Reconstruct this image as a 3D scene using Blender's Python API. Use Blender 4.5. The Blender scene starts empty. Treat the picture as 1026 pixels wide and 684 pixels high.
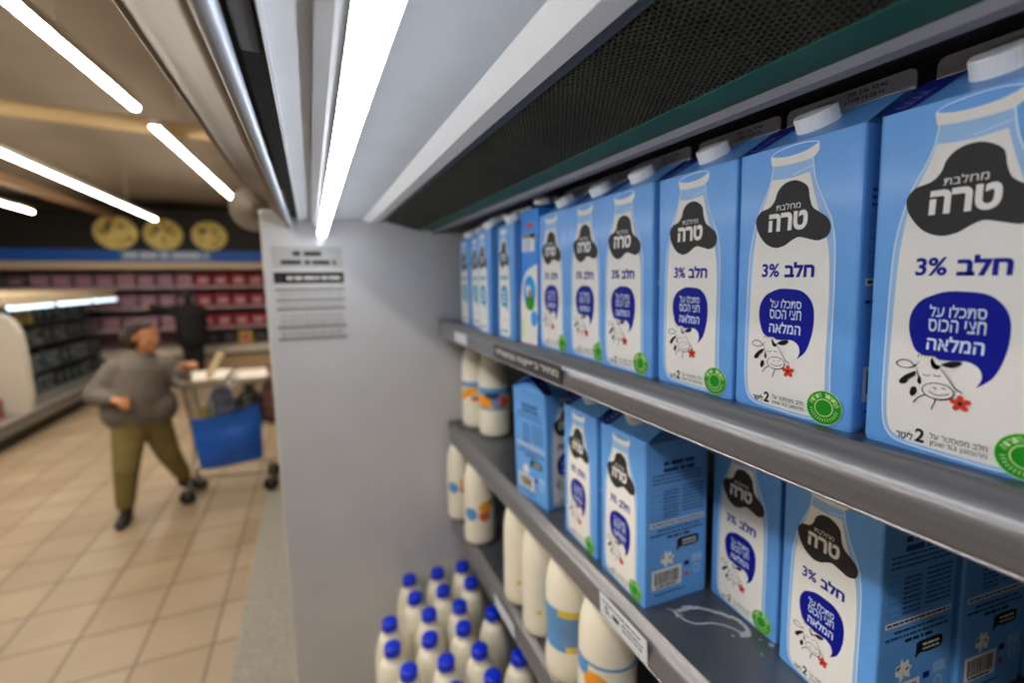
import bpy, bmesh, math, random
from mathutils import Vector, Matrix
random.seed(7)
C = bpy.context.scene.collection
SC = bpy.context.scene
PI = math.pi
H = 1.85                                    # height of the camera above the floor

# ------------------------------------------------------------------ camera
cam_d = bpy.data.cameras.new('camera')
cam = bpy.data.objects.new('camera', cam_d); C.objects.link(cam)
cam_d.sensor_width = 36.0; cam_d.lens = 16.0; cam_d.clip_start = 0.01; cam_d.clip_end = 100
RR = ((0.9155, -0.0632, 0.3973), (-0.4021, -0.1194, 0.9078), (-0.0099, -0.9908, -0.1348))
right = Vector((RR[0][0], RR[1][0], RR[2][0])).normalized()
down = Vector((RR[0][1], RR[1][1], RR[2][1]))
fwd = right.cross(-down).normalized() * -1
fwd = Vector((RR[0][2], RR[1][2], RR[2][2])).normalized()
upv = right.cross(fwd).normalized()
m = Matrix((right, upv, -fwd)).transposed().to_4x4(); m.translation = (0, 0, H)
cam.matrix_world = m
cam_d.dof.use_dof = True; cam_d.dof.focus_distance = 0.33; cam_d.dof.aperture_fstop = 3.0
SC.camera = cam

# ------------------------------------------------------------------ light and view
SC.view_settings.view_transform = 'Standard'; SC.view_settings.look = 'None'
SC.view_settings.exposure = 0.92; SC.view_settings.gamma = 1.0
SC.view_settings.use_curve_mapping = False
W = bpy.data.worlds.new('world'); SC.world = W; W.use_nodes = True
W.node_tree.nodes['Background'].inputs[0].default_value = (1.0, 0.93, 0.84, 1)
W.node_tree.nodes['Background'].inputs[1].default_value = 0.50
LAMP_CASE = 12.5
LAMP_CEIL = 34.0

# ------------------------------------------------------------------ materials
def lin(c):
    return tuple((v / 255 / 12.92) if v / 255 <= .04045 else ((v / 255 + .055) / 1.055) ** 2.4 for v in c)
MATS = {}
def mat(name, rgb, rough=.5, metal=0., var=.06, scale=30., emit=0., trans=0., coat=0., bump=0., stretch=None, sss=0.):
    if name in MATS: return MATS[name]
    M = bpy.data.materials.new(name); M.use_nodes = True
    nt = M.node_tree; b = nt.nodes['Principled BSDF']
    c = lin(rgb)
    b.inputs['Roughness'].default_value = rough; b.inputs['Metallic'].default_value = metal
    if name.startswith('ink_'): b.inputs['Specular IOR Level'].default_value = .15
    if coat: b.inputs['Coat Weight'].default_value = coat; b.inputs['Coat Roughness'].default_value = .15
    if trans: b.inputs['Transmission Weight'].default_value = trans
    if sss:
        b.inputs['Subsurface Weight'].default_value = sss
        b.inputs['Subsurface Radius'].default_value = (.01, .008, .006); b.inputs['Subsurface Scale'].default_value = .5
    tc = nt.nodes.new('ShaderNodeTexCoord'); mp = nt.nodes.new('ShaderNodeMapping')
    nz = nt.nodes.new('ShaderNodeTexNoise'); nz.inputs['Scale'].default_value = scale; nz.inputs['Detail'].default_value = 3
    nt.links.new(tc.outputs['Object'], mp.inputs[0]); nt.links.new(mp.outputs[0], nz.inputs['Vector'])
    if stretch: mp.inputs['Scale'].default_value = stretch
    rp = nt.nodes.new('ShaderNodeValToRGB')
    rp.color_ramp.elements[0].position = .3; rp.color_ramp.elements[1].position = .7
    rp.color_ramp.elements[0].color = tuple(max(0, v * (1 - var)) for v in c) + (1,)
    rp.color_ramp.elements[1].color = tuple(min(1, v * (1 + var)) for v in c) + (1,)
    nt.links.new(nz.outputs[0], rp.inputs[0]); nt.links.new(rp.outputs[0], b.inputs['Base Color'])
    if emit:
        b.inputs['Emission Color'].default_value = c + (1,); b.inputs['Emission Strength'].default_value = emit
    if bump:
        bp = nt.nodes.new('ShaderNodeBump'); bp.inputs['Strength'].default_value = bump; bp.inputs['Distance'].default_value = .002
        nt.links.new(nz.outputs[0], bp.inputs['Height']); nt.links.new(bp.outputs[0], b.inputs['Normal'])
    MATS[name] = M
    return M

# ------------------------------------------------------------------ mesh helpers
class MB:
    """collects geometry with material slots and links it as one mesh object"""
    def __init__(s): s.v = []; s.f = []; s.mi = []; s.mats = []; s.smooth = []
    def slot(s, m):
        if m not in s.mats: s.mats.append(m)
        return s.mats.index(m)
    def add(s, vs, fs, m, smooth=False):
        o = len(s.v); s.v += [tuple(p) for p in vs]; k = s.slot(m)
        for f in fs: s.f.append(tuple(i + o for i in f)); s.mi.append(k); s.smooth.append(smooth)
    def box(s, a, b, m, bev=0., rot=None, org=None):
        bm = bmesh.new(); bmesh.ops.create_cube(bm, size=1)
        for v in bm.verts: v.co = Vector(((a[i] + b[i]) / 2 + v.co[i] * (b[i] - a[i]) for i in range(3)))
        if bev: bmesh.ops.bevel(bm, geom=bm.edges[:], offset=bev, segments=2, affect='EDGES', profile=.5)
        s.bm(bm, m, rot=rot, org=org)
    def bm(s, bm, m, smooth=False, rot=None, org=None):
        bm.verts.index_update()
        vs = [v.co.copy() for v in bm.verts]
        if rot is not None:
            o = Vector(org or (0, 0, 0)); vs = [o + rot @ (v - o) for v in vs]
        s.add(vs, [[v.index for v in f.verts] for f in bm.faces], m, smooth); bm.free()
    def extrude_y(s, prof, y0, y1, m, smooth=False):
        n = len(prof)
        vs = [(x, y0, z) for x, z in prof] + [(x, y1, z) for x, z in prof]
        fs = [(i, (i + 1) % n, n + (i + 1) % n, n + i) for i in range(n)]
        s.add(vs, fs, m, smooth); s.add(vs, [tuple(range(n))[::-1], tuple(range(n, 2 * n))], m)
    def lathe(s, prof, m, n=28, M=None, cap=True, smooth=True):
        vs = []
        for r, z in prof:
            for k in range(n):
                a = 2 * PI * k / n; vs.append(Vector((r * math.cos(a), r * math.sin(a), z)))
        if M: vs = [M @ v for v in vs]
        fs = [(i * n + k, i * n + (k + 1) % n, (i + 1) * n + (k + 1) % n, (i + 1) * n + k) for i in range(len(prof) - 1) for k in range(n)]
        s.add(vs, fs, m, smooth)
        if cap:
            s.add(vs[:n], [tuple(range(n))[::-1]], m); s.add(vs[-n:], [tuple(range(n))], m)
    def tube(s, pts, r, m, n=8, closed=False, cap=True):
        pts = [Vector(p) for p in pts]; rings = []; N = len(pts)
        for i, p in enumerate(pts):
            a = pts[(i - 1) % N] if (closed or i > 0) else p; b = pts[(i + 1) % N] if (closed or i < N - 1) else p
            t = (b - a).normalized(); u = t.cross(Vector((0, 0, 1)))
            if u.length < .05: u = t.cross(Vector((1, 0, 0)))
            u.normalize(); w = t.cross(u)
            rr = r[i] if isinstance(r, (list, tuple)) else r
            rings += [p + rr * (math.cos(2 * PI * k / n) * u + math.sin(2 * PI * k / n) * w) for k in range(n)]
        fs = []
        for i in range(N if closed else N - 1):
            j = (i + 1) % N
            fs += [(i * n + k, i * n + (k + 1) % n, j * n + (k + 1) % n, j * n + k) for k in range(n)]
        s.add(rings, fs, m, True)
        if cap and not closed:
            s.add(rings[:n], [tuple(range(n))[::-1]], m); s.add(rings[-n:], [tuple(range(n))], m)
    def ball(s, c, r, m, sc=(1, 1, 1), n=14):
        bm = bmesh.new(); bmesh.ops.create_uvsphere(bm, u_segments=n, v_segments=max(6, n // 2 + 2), radius=r)
        for v in bm.verts: v.co = Vector((v.co[i] * sc[i] + c[i] for i in range(3)))
        s.bm(bm, m, True)
    def mesh(s, name):
        me = bpy.data.meshes.new(name); me.from_pydata(s.v, [], s.f)
        for m_ in s.mats: me.materials.append(m_)
        me.polygons.foreach_set('material_index', s.mi); me.polygons.foreach_set('use_smooth', s.smooth)
        me.update(); return me
    def build(s, name, parent=None):
        o = bpy.data.objects.new(name, s.mesh(name)); C.objects.link(o)
        if parent: o.parent = parent
        return o

def tag(o, label=None, cat=None, group=None, kind=None):
    if label: o['label'] = label
    if cat: o['category'] = cat
    if group: o['group'] = group
    if kind: o['kind'] = kind
    return o
def thing(name, label, cat, loc=(0, 0, 0), rz=0., group=None):
    o = bpy.data.objects.new(name, None); C.objects.link(o); o.empty_display_size = .02
    o.location = loc; o.rotation_euler = (0, 0, rz)
    return tag(o, label, cat, group)
def copy_tree(o, parent=None):
    c = o.copy(); C.objects.link(c)
    if parent: c.parent = parent
    for ch in list(o.children): copy_tree(ch, c)
    return c
def dup(o, loc, rz, label, group=None):
    c = copy_tree(o); c.location = loc; c.rotation_euler = (0, 0, rz); c['label'] = label
    if group: c['group'] = group
    return c

# ---- text as polygons, in visual (left to right) order
_TC = {}
def text_polys(s, bold=0.):
    key = (s, bold)
    if key in _TC: return _TC[key]
    cu = bpy.data.curves.new('t', 'FONT'); cu.body = s; cu.size = 1; cu.resolution_u = 3; cu.offset = bold; cu.fill_mode = 'FRONT'
    o = bpy.data.objects.new('t', cu); C.objects.link(o)
    dg = bpy.context.evaluated_depsgraph_get(); dg.update()
    me = bpy.data.meshes.new_from_object(o.evaluated_get(dg))
    vs = [(v.co.x, v.co.y) for v in me.vertices]; fs = [tuple(p.vertices) for p in me.polygons]
    bpy.data.objects.remove(o); bpy.data.curves.remove(cu); bpy.data.meshes.remove(me)
    _TC[key] = (vs, fs); return vs, fs

class Print:
    """flat print laid on a face: (u, v) in millimetres, lifted by a thin ink layer"""
    def __init__(s, mb, fn): s.mb = mb; s.fn = fn
    def poly(s, pts, m, layer): s.mb.add([s.fn(u, v, layer) for u, v in pts], [tuple(range(len(pts)))[::-1] if area(pts) < 0 else tuple(range(len(pts)))], m)
    def rect(s, u0, v0, u1, v1, m, layer): s.poly([(u0, v0), (u1, v0), (u1, v1), (u0, v1)], m, layer)
    def disc(s, u, v, ru, m, layer, rv=None, n=28, rot=0.):
        rv = rv or ru
        s.poly([(u + ru * math.cos(2 * PI * k / n) * math.cos(rot) - rv * math.sin(2 * PI * k / n) * math.sin(rot),
                 v + ru * math.cos(2 * PI * k / n) * math.sin(rot) + rv * math.sin(2 * PI * k / n) * math.cos(rot)) for k in range(n)], m, layer)
    def line(s, pts, w, m, layer, closed=False):
        P = [Vector((a, b)) for a, b in pts]; N = len(P); L = []; R_ = []
        for i in range(N):
            a = P[(i - 1) % N] if (closed or i > 0) else P[i]; b = P[(i + 1) % N] if (closed or i < N - 1) else P[i]
            t = (b - a); t = t.normalized() if t.length > 1e-9 else Vector((1, 0)); nrm = Vector((-t.y, t.x)) * w / 2
            L.append(P[i] + nrm); R_.append(P[i] - nrm)
        vs = [s.fn(p.x, p.y, layer) for p in L] + [s.fn(p.x, p.y, layer) for p in R_]
        s.mb.add(vs, [(i, N + i, N + (i + 1) % N, (i + 1) % N) for i in range(N if closed else N - 1)], m)
    def text(s, t, u0, v0, u1, v1, m, layer, bold=0., ang=0.):
        vs, fs = text_polys(t, bold)
        if not vs: return
        x0 = min(a for a, b in vs); x1 = max(a for a, b in vs); y0 = min(b for a, b in vs); y1 = max(b for a, b in vs)
        cu, cv = (u0 + u1) / 2, (v0 + v1) / 2; out = []
        for a, b in vs:
            u = u0 + (a - x0) / (x1 - x0) * (u1 - u0) - cu; v = v0 + (b - y0) / (y1 - y0) * (v1 - v0) - cv
            out.append(s.fn(cu + u * math.cos(ang) - v * math.sin(ang), cv + u * math.sin(ang) + v * math.cos(ang), layer))
        s.mb.add(out, fs, m)
    def dashes(s, u0, u1, v, h, m, layer, seed=0):
        r = random.Random(seed); u = u0
        while u < u1:
            w = min(r.uniform(1.2, 5) * h * .9, u1 - u); s.rect(u, v, u + w, v + h, m, layer); u += w + h * r.uniform(.35, .7)
def area(p): return sum(p[i][0] * p[(i + 1) % len(p)][1] - p[(i + 1) % len(p)][0] * p[i][1] for i in range(len(p))) / 2
def spline(pts, n=6, closed=True):
    N = len(pts); out = []
    for i in range(N if closed else N - 1):
        if closed: p0, p1, p2, p3 = (pts[(i + k) % N] for k in (-1, 0, 1, 2))
        else: p0, p1, p2, p3 = pts[max(i - 1, 0)], pts[i], pts[i + 1], pts[min(i + 2, N - 1)]
        for k in range(n):
            t = k / n
            out.append(tuple(.5 * (2 * p1[j] + (p2[j] - p0[j]) * t + (2 * p0[j] - 5 * p1[j] + 4 * p2[j] - p3[j]) * t * t + (3 * p1[j] - p0[j] - 3 * p2[j] + p3[j]) * t ** 3) for j in (0, 1)))
    if not closed: out.append(pts[-1])
    return out
def he(s): return s[::-1]                   # Hebrew letters in visual order

# ------------------------------------------------------------------ the setting
def structure(name, mb): o = mb.build(name); o['kind'] = 'structure'; return o
def tile_mat():
    M = bpy.data.materials.new('floor_tiles'); M.use_nodes = True; nt = M.node_tree; b = nt.nodes['Principled BSDF']
    tc = nt.nodes.new('ShaderNodeTexCoord'); mp = nt.nodes.new('ShaderNodeMapping')
    mp.inputs['Location'].default_value = (.579 + .328 * 40, -2.57 + .328 * 40, 0)
    br = nt.nodes.new('ShaderNodeTexBrick'); br.offset = 0; br.squash = 1
    br.inputs['Scale'].default_value = 1; br.inputs['Brick Width'].default_value = .328; br.inputs['Row Height'].default_value = .328
    br.inputs['Mortar Size'].default_value = .007; br.inputs['Mortar Smooth'].default_value = .2; br.inputs['Bias'].default_value = 0
    br.inputs['Color1'].default_value = lin((178, 157, 128)) + (1,); br.inputs['Color2'].default_value = lin((167, 143, 114)) + (1,)
    br.inputs['Mortar'].default_value = lin((112, 90, 66)) + (1,)
    nt.links.new(tc.outputs['Object'], mp.inputs[0]); nt.links.new(mp.outputs[0], br.inputs['Vector'])
    nz = nt.nodes.new('ShaderNodeTexNoise'); nz.inputs['Scale'].default_value = 2.5; nz.inputs['Detail'].default_value = 4
    nt.links.new(tc.outputs['Object'], nz.inputs['Vector'])
    mx = nt.nodes.new('ShaderNodeMix'); mx.data_type = 'RGBA'; mx.blend_type = 'MULTIPLY'; mx.inputs[0].default_value = .35
    nt.links.new(br.outputs['Color'], mx.inputs[6]); nt.links.new(nz.outputs[0], mx.inputs[7])
    nt.links.new(mx.outputs[2], b.inputs['Base Color']); b.inputs['Roughness'].default_value = .42
    return M
mb = MB(); mb.box((-7, -2.5, -.1), (3, 14, 0), tile_mat()); structure('floor', mb)
M_ceil = mat('ceiling_paint', (168, 158, 144), .9, var=.05, scale=2)
mb = MB(); mb.box((-7, -2.5, 3.45), (3, 14, 3.55), M_ceil); structure('ceiling', mb)
M_wall = mat('wall_paint', (150, 138, 120), .9, var=.05, scale=2)
mb = MB(); mb.box((-7, 12.4, 0), (3, 12.6, 3.45), M_wall); structure('wall_back', mb)
mb = MB(); mb.box((-7.1, -2.5, 0), (-7, 12.6, 3.45), M_wall); structure('wall_left', mb)
mb = MB(); mb.box((-7, -2.6, 0), (3, -2.5, 3.45), M_wall); structure('wall_front', mb)
mb = MB(); mb.box((3, -2.5, 0), (3.1, 12.6, 3.45), M_wall); structure('wall_right', mb)
M_beam = mat('beam_paint', (214, 186, 138), .6, var=.08, scale=6)
mb = MB(); mb.tube([(-6.8, 3.76, 3.05), (2.5, 4.98, 3.05)], .055, M_beam, n=12); structure('trim_1', mb)
M_beam2 = mat('beam_brown', (150, 118, 88), .6)
mb = MB(); mb.box((-3.36, 3, 3.05), (-3.26, 12.3, 3.17), M_beam2, .008); structure('trim_2', mb)
M_kerb = mat('kerb_concrete', (150, 146, 136), .9, var=.25, scale=60)
mb = MB(); mb.box((-.455, 1.27, 0), (-.1, 4.22, .07), M_kerb, .01)
tag(mb.build('kerb'), 'low grey speckled kerb along the floor beside the milk case', 'kerb')

# ------------------------------------------------------------------ ceiling lights
M_tubelight = mat('ceiling_light_glow', (255, 246, 232), .4, emit=LAMP_CEIL, var=0)
M_house = mat('light_housing', (225, 222, 214), .5)
def ceiling_light(x0, y0, x1, y1, z, label, w=.025):
    t = thing('ceiling_light', label, 'ceiling light', (x0, y0, z), group='tube lights under the ceiling')
    d = Vector((x1 - x0, y1 - y0, 0)); n = Vector((-d.y, d.x, 0)).normalized()
    b = MB()
    prof = [(w * math.cos(a), w * math.sin(a)) for a in [PI + PI * k / 10 for k in range(11)]]
    vs = [(n * p[0] + Vector((0, 0, p[1] * .8))) for p in prof] + [(d + n * p[0] + Vector((0, 0, p[1] * .8))) for p in prof]
    N = len(prof)
    b.add(vs, [(i, i + 1, N + i + 1, N + i) for i in range(N - 1)], M_tubelight, True)
    b.add(vs, [tuple(range(N)), tuple(range(N, 2 * N))[::-1]], M_tubelight); b.build('diffuser', t)
    h = MB(); q = [n * -w, n * w, n * w + Vector((0, 0, .05)), n * -w + Vector((0, 0, .05))]
    vs = q + [p + d for p in q]
    h.add(vs, [(0, 1, 5, 4), (1, 2, 6, 5), (2, 3, 7, 6), (3, 0, 4, 7), (0, 3, 2, 1), (4, 5, 6, 7)], M_house); h.build('housing', t)
    for s in (.15, .85):
        r = MB(); p = d * s; r.tube([p + Vector((0, 0, .045)), p + Vector((0, 0, 3.45 - z))], .004, M_house, n=6); r.build('hanger', t)
ceiling_light(-1.19, -1.6, -.90, 3.56, 2.9, 'long tube light running from the top left corner of the frame')
ceiling_light(-.90, 3.94, -.79, 8.5, 2.9, 'tube light ending beside the round bracket at the milk case')
ceiling_light(-2.10, .6, -2.29, 9.45, 2.9, 'long tube light ending above the leftmost yellow disc')
ceiling_light(-3.2, 2.6, -3.65, 9.05, 2.9, 'tube light above the left cold cases, cut by the frame', .024)

# ------------------------------------------------------------------ the milk case
M_white = mat('case_white_enamel', (205, 205, 208), .38, var=.03, scale=8, coat=1.0)
M_sheet = mat('canopy_grey_enamel', (196, 202, 210), .35, var=.04, scale=14, coat=.2)
M_dark = mat('case_dark', (16, 18, 24), .6)
M_steel = mat('brushed_steel', (150, 156, 166), .48, .7, var=.08, scale=30, stretch=(20, .3, 20))
M_tan = mat('hood_brown', (116, 101, 84), .4, .35, var=.12, scale=5, stretch=(6, .4, 6))
M_green = mat('duct_green', (12, 84, 66), .5, var=.1)
M_back = mat('case_back', (120, 124, 132), .5, var=.05)
YP, Y0 = 1.20, -.55                      # inner face of the end panel, near end of the case
def Z(v): return H + v
case = thing('refrigerated_display_case', 'open refrigerated milk case with white end panel and lit canopy', 'display case', (.34, .3, 0))
def part(mb, name, label=None, parent=case):
    o = mb.build(name); o.parent = parent
    o.matrix_parent_inverse = Matrix.Translation(-Vector(parent.location))
    if label: o['label'] = label
    return o
b = MB(); b.box((-.098, YP, .02), (.82, YP + .035, Z(.165)), M_white, .006); part(b, 'end_panel', 'white enamel end panel')
b = MB(); b.box((-.098, Y0 - .035, .02), (.82, Y0, Z(.165)), M_white, .006); part(b, 'end_panel')  # unseen near panel, added to block light reaching the shelves from behind
b = MB(); b.box((.79, Y0, .1), (.82, YP, Z(.17)), M_back); part(b, 'back_panel')
b = MB(); b.extrude_y([(-.014, Z(.1405)), (.127, Z(.1475)), (.127, Z(.152)), (-.014, Z(.145))], Y0, YP, M_sheet); part(b, 'canopy_sheet')
b = MB(); b.extrude_y([(.125, Z(.1475)), (.143, Z(.1390)), (.165, Z(.1432)), (.165, Z(.165)), (.125, Z(.165))], Y0, YP, mat('trim_white', (228, 229, 231), .4, var=.02))
part(b, 'canopy_trim', 'bright bevelled trim strip')
b = MB(); b.box((.165, Y0, Z(.1455)), (.177, YP, Z(.165)), mat('grille_frame', (40, 46, 60), .5)); part(b, 'grille_frame', 'dark blue frame strip')
b = MB(); b.tube([(-.037, Y0, Z(.128)), (-.037, YP - .002, Z(.128))], .0062, M_steel, n=14); part(b, 'front_rail', 'shiny round steel rail')
b = MB(); b.box((-.032, Y0, Z(.150)), (-.014, YP, Z(.156)), M_dark); b.box((-.016, Y0, Z(.136)), (-.0135, YP, Z(.156)), M_sheet); part(b, 'canopy_slot', 'black slot')
b = MB(); b.box((-.031, .25, Z(.142)), (-.019, .345, Z(.150)), mat('slot_clip', (62, 62, 66), .4), .0015); part(b, 'cable_clip')
fas = [(-.041, .131), (-.058, .149), (-.080, .176), (-.100, .196), (-.118, .208), (-.118, .214), (-.098, .203), (-.076, .182), (-.054, .155), (-.038, .136)]
b = MB(); b.extrude_y([(x, Z(z)) for x, z in fas], Y0, YP, M_tan, True); part(b, 'hood_fascia', 'brown metal hood front')
b = MB(); b.tube([(-.118, Y0, Z(.211)), (-.118, YP, Z(.211))], .0045, M_tan, n=10); part(b, 'hood_edge')
b = MB(); b.box((-.118, Y0, Z(.215)), (.82, YP + .035, Z(.235)), M_dark); part(b, 'case_roof')  # dark cover out of view, added to shade the canopy from above
b = MB(); b.lathe([(.012, .0), (.046, 0), (.049, .003), (.049, .012), (.046, .015), (.016, .015), (.012, .022), (.0, .022)], mat('bracket_beige', (136, 122, 106), .5, var=.08),
    M=Matrix.Translation((-.108, YP + .03, Z(.164))) @ Matrix.Rotation(PI / 2, 4, 'X')); part(b, 'round_bracket', 'round beige end bracket')
# honeycomb air grille: real cell walls
def grille():
    b = MB(); M_h = mat('honeycomb', (52, 51, 41), .5, .2, var=.3, scale=25)
    p0, p1 = Vector((.177, 0, Z(.1480))), Vector((.262, 0, Z(.1275)))
    e = (p1 - p0); Lx = e.length; e.normalize(); nrm = Vector((-e.z, 0, e.x)); nrm = nrm if nrm.z > 0 else -nrm
    s = .0024; dx = s * math.sqrt(3); dy = 1.5 * s; dep = .006; th = .00045
    rows = int((YP + .12) / dy); cols = int(Lx / dx)
    vs, fs = [], []
    for j in range(rows):
        for i in range(cols):
            cx = (i + .5 + (j % 2) * .5) * dx; cy = -.1 + j * dy
            if cx > Lx: continue
            for k in range(3):
                a0 = PI / 6 + k * PI / 3; a1 = a0 + PI / 3
                q = []
                for a in (a0, a1):
                    for rr in (s - th, s + th):
                        q.append(p0 + e * max(0, min(Lx, cx + rr * math.cos(a))) + Vector((0, min(YP, cy + rr * math.sin(a)), 0)))
                o = len(vs)
                vs += [q[0], q[1], q[3], q[2]] + [p + nrm * dep for p in (q[0], q[1], q[3], q[2])]
                fs += [(o, o + 1, o + 2, o + 3), (o, o + 3, o + 7, o + 4), (o + 1, o + 5, o + 6, o + 2)]
    b.add(vs, fs, M_h); part(b, 'air_grille', 'black honeycomb air grille')
    k = MB(); k.add([p0 + nrm * .010 + Vector((0, Y0, 0)), p1 + nrm * .010 + Vector((0, Y0, 0)), p1 + nrm * .010 + Vector((0, YP, 0)), p0 + nrm * .010 + Vector((0, YP, 0))], [(0, 1, 2, 3)], M_dark)
    part(k, 'grille_backing')
grille()
b = MB(); b.box((.262, Y0, Z(.1270)), (.297, YP, Z(.131)), M_green); part(b, 'duct_strip', 'dark green strip')
b = MB(); b.extrude_y([(.2965, Z(.1268)), (.2985, Z(.1275)), (.304, Z(.1195)), (.3035, Z(.1185)), (.2975, Z(.1205))], Y0, YP, mat('duct_edge_grey', (104, 105, 116), .45)); part(b, 'duct_edge', 'pale metal edge strip')
b = MB(); b.box((.297, Y0, Z(.146)), (.79, YP, Z(.154)), mat('duct_grey', (92, 94, 104), .45)); b.box((.2995, Y0, Z(.127)), (.303, YP, Z(.146)), M_dark); part(b, 'duct_plate')
b = MB(); b.box((.095, Y0, .1), (.79, YP, .775), M_white, .01); part(b, 'base_deck')

# lamp inside the canopy
t = thing('light_tube', 'bright white tube light under the canopy of the milk case', 'tube light', (.0308, .3, Z(.107)))
M_glow = mat('case_lamp_glow', (246, 250, 255), .4, emit=LAMP_CASE, var=0)
def half_tube(name, a0, a1, m, r):                       # glowing diffuser below, opaque aluminium back above
    b = MB(); n = 14; st = [(.3, -.900), (.8, -.8985), (1, -.894), (1, .834), (.86, .843), (.45, .8475), (.05, .848)]
    vs = [(r * q * math.cos(a0 + (a1 - a0) * k / n), y, r * q * math.sin(a0 + (a1 - a0) * k / n)) for q, y in st for k in range(n + 1)]
    b.add(vs, [(i * (n + 1) + k, i * (n + 1) + k + 1, (i + 1) * (n + 1) + k + 1, (i + 1) * (n + 1) + k) for i in range(len(st) - 1) for k in range(n)], m, True)
    b.build(name, t)
half_tube('tube', math.radians(168), math.radians(372), M_glow, .0088)
half_tube('tube_back', math.radians(12), math.radians(168), M_sheet, .0088)
b = MB(); b.extrude_y([(-.021, .021), (-.013, .014), (.003, .014), (.006, .034), (-.021, .034)], -.85, .86, M_sheet); b.build('lamp_holder', t)
for yy in (-.4, .2, .75):
    b = MB(); b.box((-.004, yy, .0085), (.004, yy + .02, .0145), M_sheet, .001); b.build('lamp_clip', t)

# shelves
def rail_mat():
    M = mat('price_rail_plastic', (110, 109, 112), .28, .25, var=.10, scale=14, coat=.5, stretch=(2, .4, 14))
    return M
M_rail = rail_mat()
M_tray = mat('shelf_steel', (92, 97, 106), .3, .6, var=.22, scale=9)
def shelf(zs, dx, label, y1=1.175):
    t = thing('shelf', label, 'shelf', (.31 + dx, .3, zs), group='shelves of the milk case')
    b = MB(); X = -.002
    b.box((X, Y0 - .3, -.026), (.475 - dx, y1 - .3 + .015, 0), M_tray, .002); b.build('shelf_tray', t)
    b = MB()
    prof = [(.000, -.0045), (.000, .0018), (-.0025, .0018), (-.004, -.0012), (-.0085, -.0050), (-.0135, -.0105), (-.0165, -.0180), (-.0178, -.030), (-.0180, -.0335), (-.0150, -.0345), (-.012, -.031), (-.011, -.020), (-.006, -.011)]
    n = len(prof); ys = [Y0 - .3] + [y1 - .3 - .06 + .06 * math.sin(k / 8 * PI / 2) for k in range(9)]
    vs = []
    for j, y in enumerate(ys):
        k = max(0, j - 1) / 8
        sh = (1 - math.cos(k * PI / 2)) * .03                     # the rail curves back at its far end
        vs += [(x + sh, y, z) for x, z in prof]
    fs = [(j * n + i, j * n + (i + 1) % n, (j + 1) * n + (i + 1) % n, (j + 1) * n + i) for j in range(len(ys) - 1) for i in range(n)]
    b.add(vs, fs, M_rail, True); b.add(vs[-n:], [tuple(range(n))], M_rail); b.add(vs[:n], [tuple(range(n))[::-1]], M_rail)
    r = b.build('price_rail', t); r['label'] = 'grey plastic price rail'
    e = MB(); e.tube([(-.0172, Y0 - .3, -.0346), (-.0172, y1 - .365, -.0346)], .0011, mat('rail_edge', (190, 190, 196), .25, .5), n=6); e.build('rail_edge', r)
    return t
ZS1, ZS2, ZS3 = Z(-.104), Z(-.386), Z(-.635)
shelf(ZS1, -.002, 'top grey shelf of the milk case holding the row of blue cartons')
shelf(ZS2, .018, 'middle shelf with scattered blue cartons and a milk stain', 1.175)
shelf(ZS3, .018, 'lower shelf carrying only white milk bottles', 1.178)

# stain on the middle shelf
def spill():
    b = MB(); M = mat('dried_milk', (150, 158, 168), .5, var=.3, scale=40)
    P = Print(b, lambda u, v, l: (u / 1000, -v / 1000, .0004 + l * .0001))
    r = random.Random(3)
    def blotch(cx, cy, ru, rv, s):
        n = 18; rr = random.Random(s)
        P.poly(spline([(cx + ru * rr.uniform(.6, 1.15) * math.cos(2 * PI * k / n), cy + rv * rr.uniform(.6, 1.15) * math.sin(2 * PI * k / n)) for k in range(n)], 3), M, 0)
    path = spline([(8, -4), (16, 6), (13, 18), (24, 30), (40, 36), (52, 50), (58, 66)], 6, False)
    P.line([(u + r.uniform(-.8, .8), v + r.uniform(-.8, .8)) for u, v in path], 2.4, M, 0)
    path = spline([(16, 6), (30, 4), (44, 12), (58, 28), (68, 44), (66, 58), (58, 66)], 6, False)
    P.line([(u + r.uniform(-1.2, 1.2), v + r.uniform(-1.2, 1.2)) for u, v in path], 4.5, M, 1)
    blotch(58, 62, 8, 5, 1); blotch(14, 8, 5, 7, 2); blotch(30, 6, 10, 3, 3)
    for u, v, s in ((70, 84, 3), (72, 98, 2.2), (44, 58, 1.6), (50, 88, 1.3), (66, 74, 1.5)): blotch(u, v, s, s, int(u))
    o = b.build('milk_stain'); o.location = (.352, .372, ZS2); o.rotation_euler = (0, 0, 0)
    tag(o, 'dried white milk stain on the bare middle shelf', 'stain')
spill()

# ------------------------------------------------------------------ milk cartons
M_cb = mat('carton_blue', (94, 158, 227), .42, var=.03, scale=60, coat=.12)
M_cdk = mat('carton_blue_edge', (92, 152, 218), .42, var=.03)
M_in_white = mat('ink_white', (226, 224, 220), .5, var=.02)
M_in_pale = mat('ink_pale_blue', (150, 188, 230), .45, var=.02)
M_in_line = mat('ink_outline', (206, 222, 242), .45, var=.02)
M_in_char = mat('ink_charcoal', (50, 48, 49), .5, var=.05)
M_in_navy = mat('ink_navy', (16, 30, 136), .45, var=.03)
M_in_cobalt = mat('ink_cobalt', (10, 22, 140), .45, var=.03)
M_in_black = mat('ink_black', (22, 22, 24), .5, var=.05)
M_in_red = mat('ink_red', (206, 62, 44), .5, var=.1)
M_in_green = mat('ink_green', (34, 142, 34), .5, var=.05)
M_in_lime = mat('ink_lime', (190, 226, 150), .5, var=.05)
M_in_sky = mat('ink_dark_blue_text', (38, 62, 108), .5, var=.05)
M_in_teal = mat('ink_teal', (46, 150, 178), .5, var=.05)
M_cap = mat('cap_white', (236, 238, 240), .4, var=.02)
M_fin = mat('carton_board', (206, 206, 206), .6, var=.04)

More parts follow.
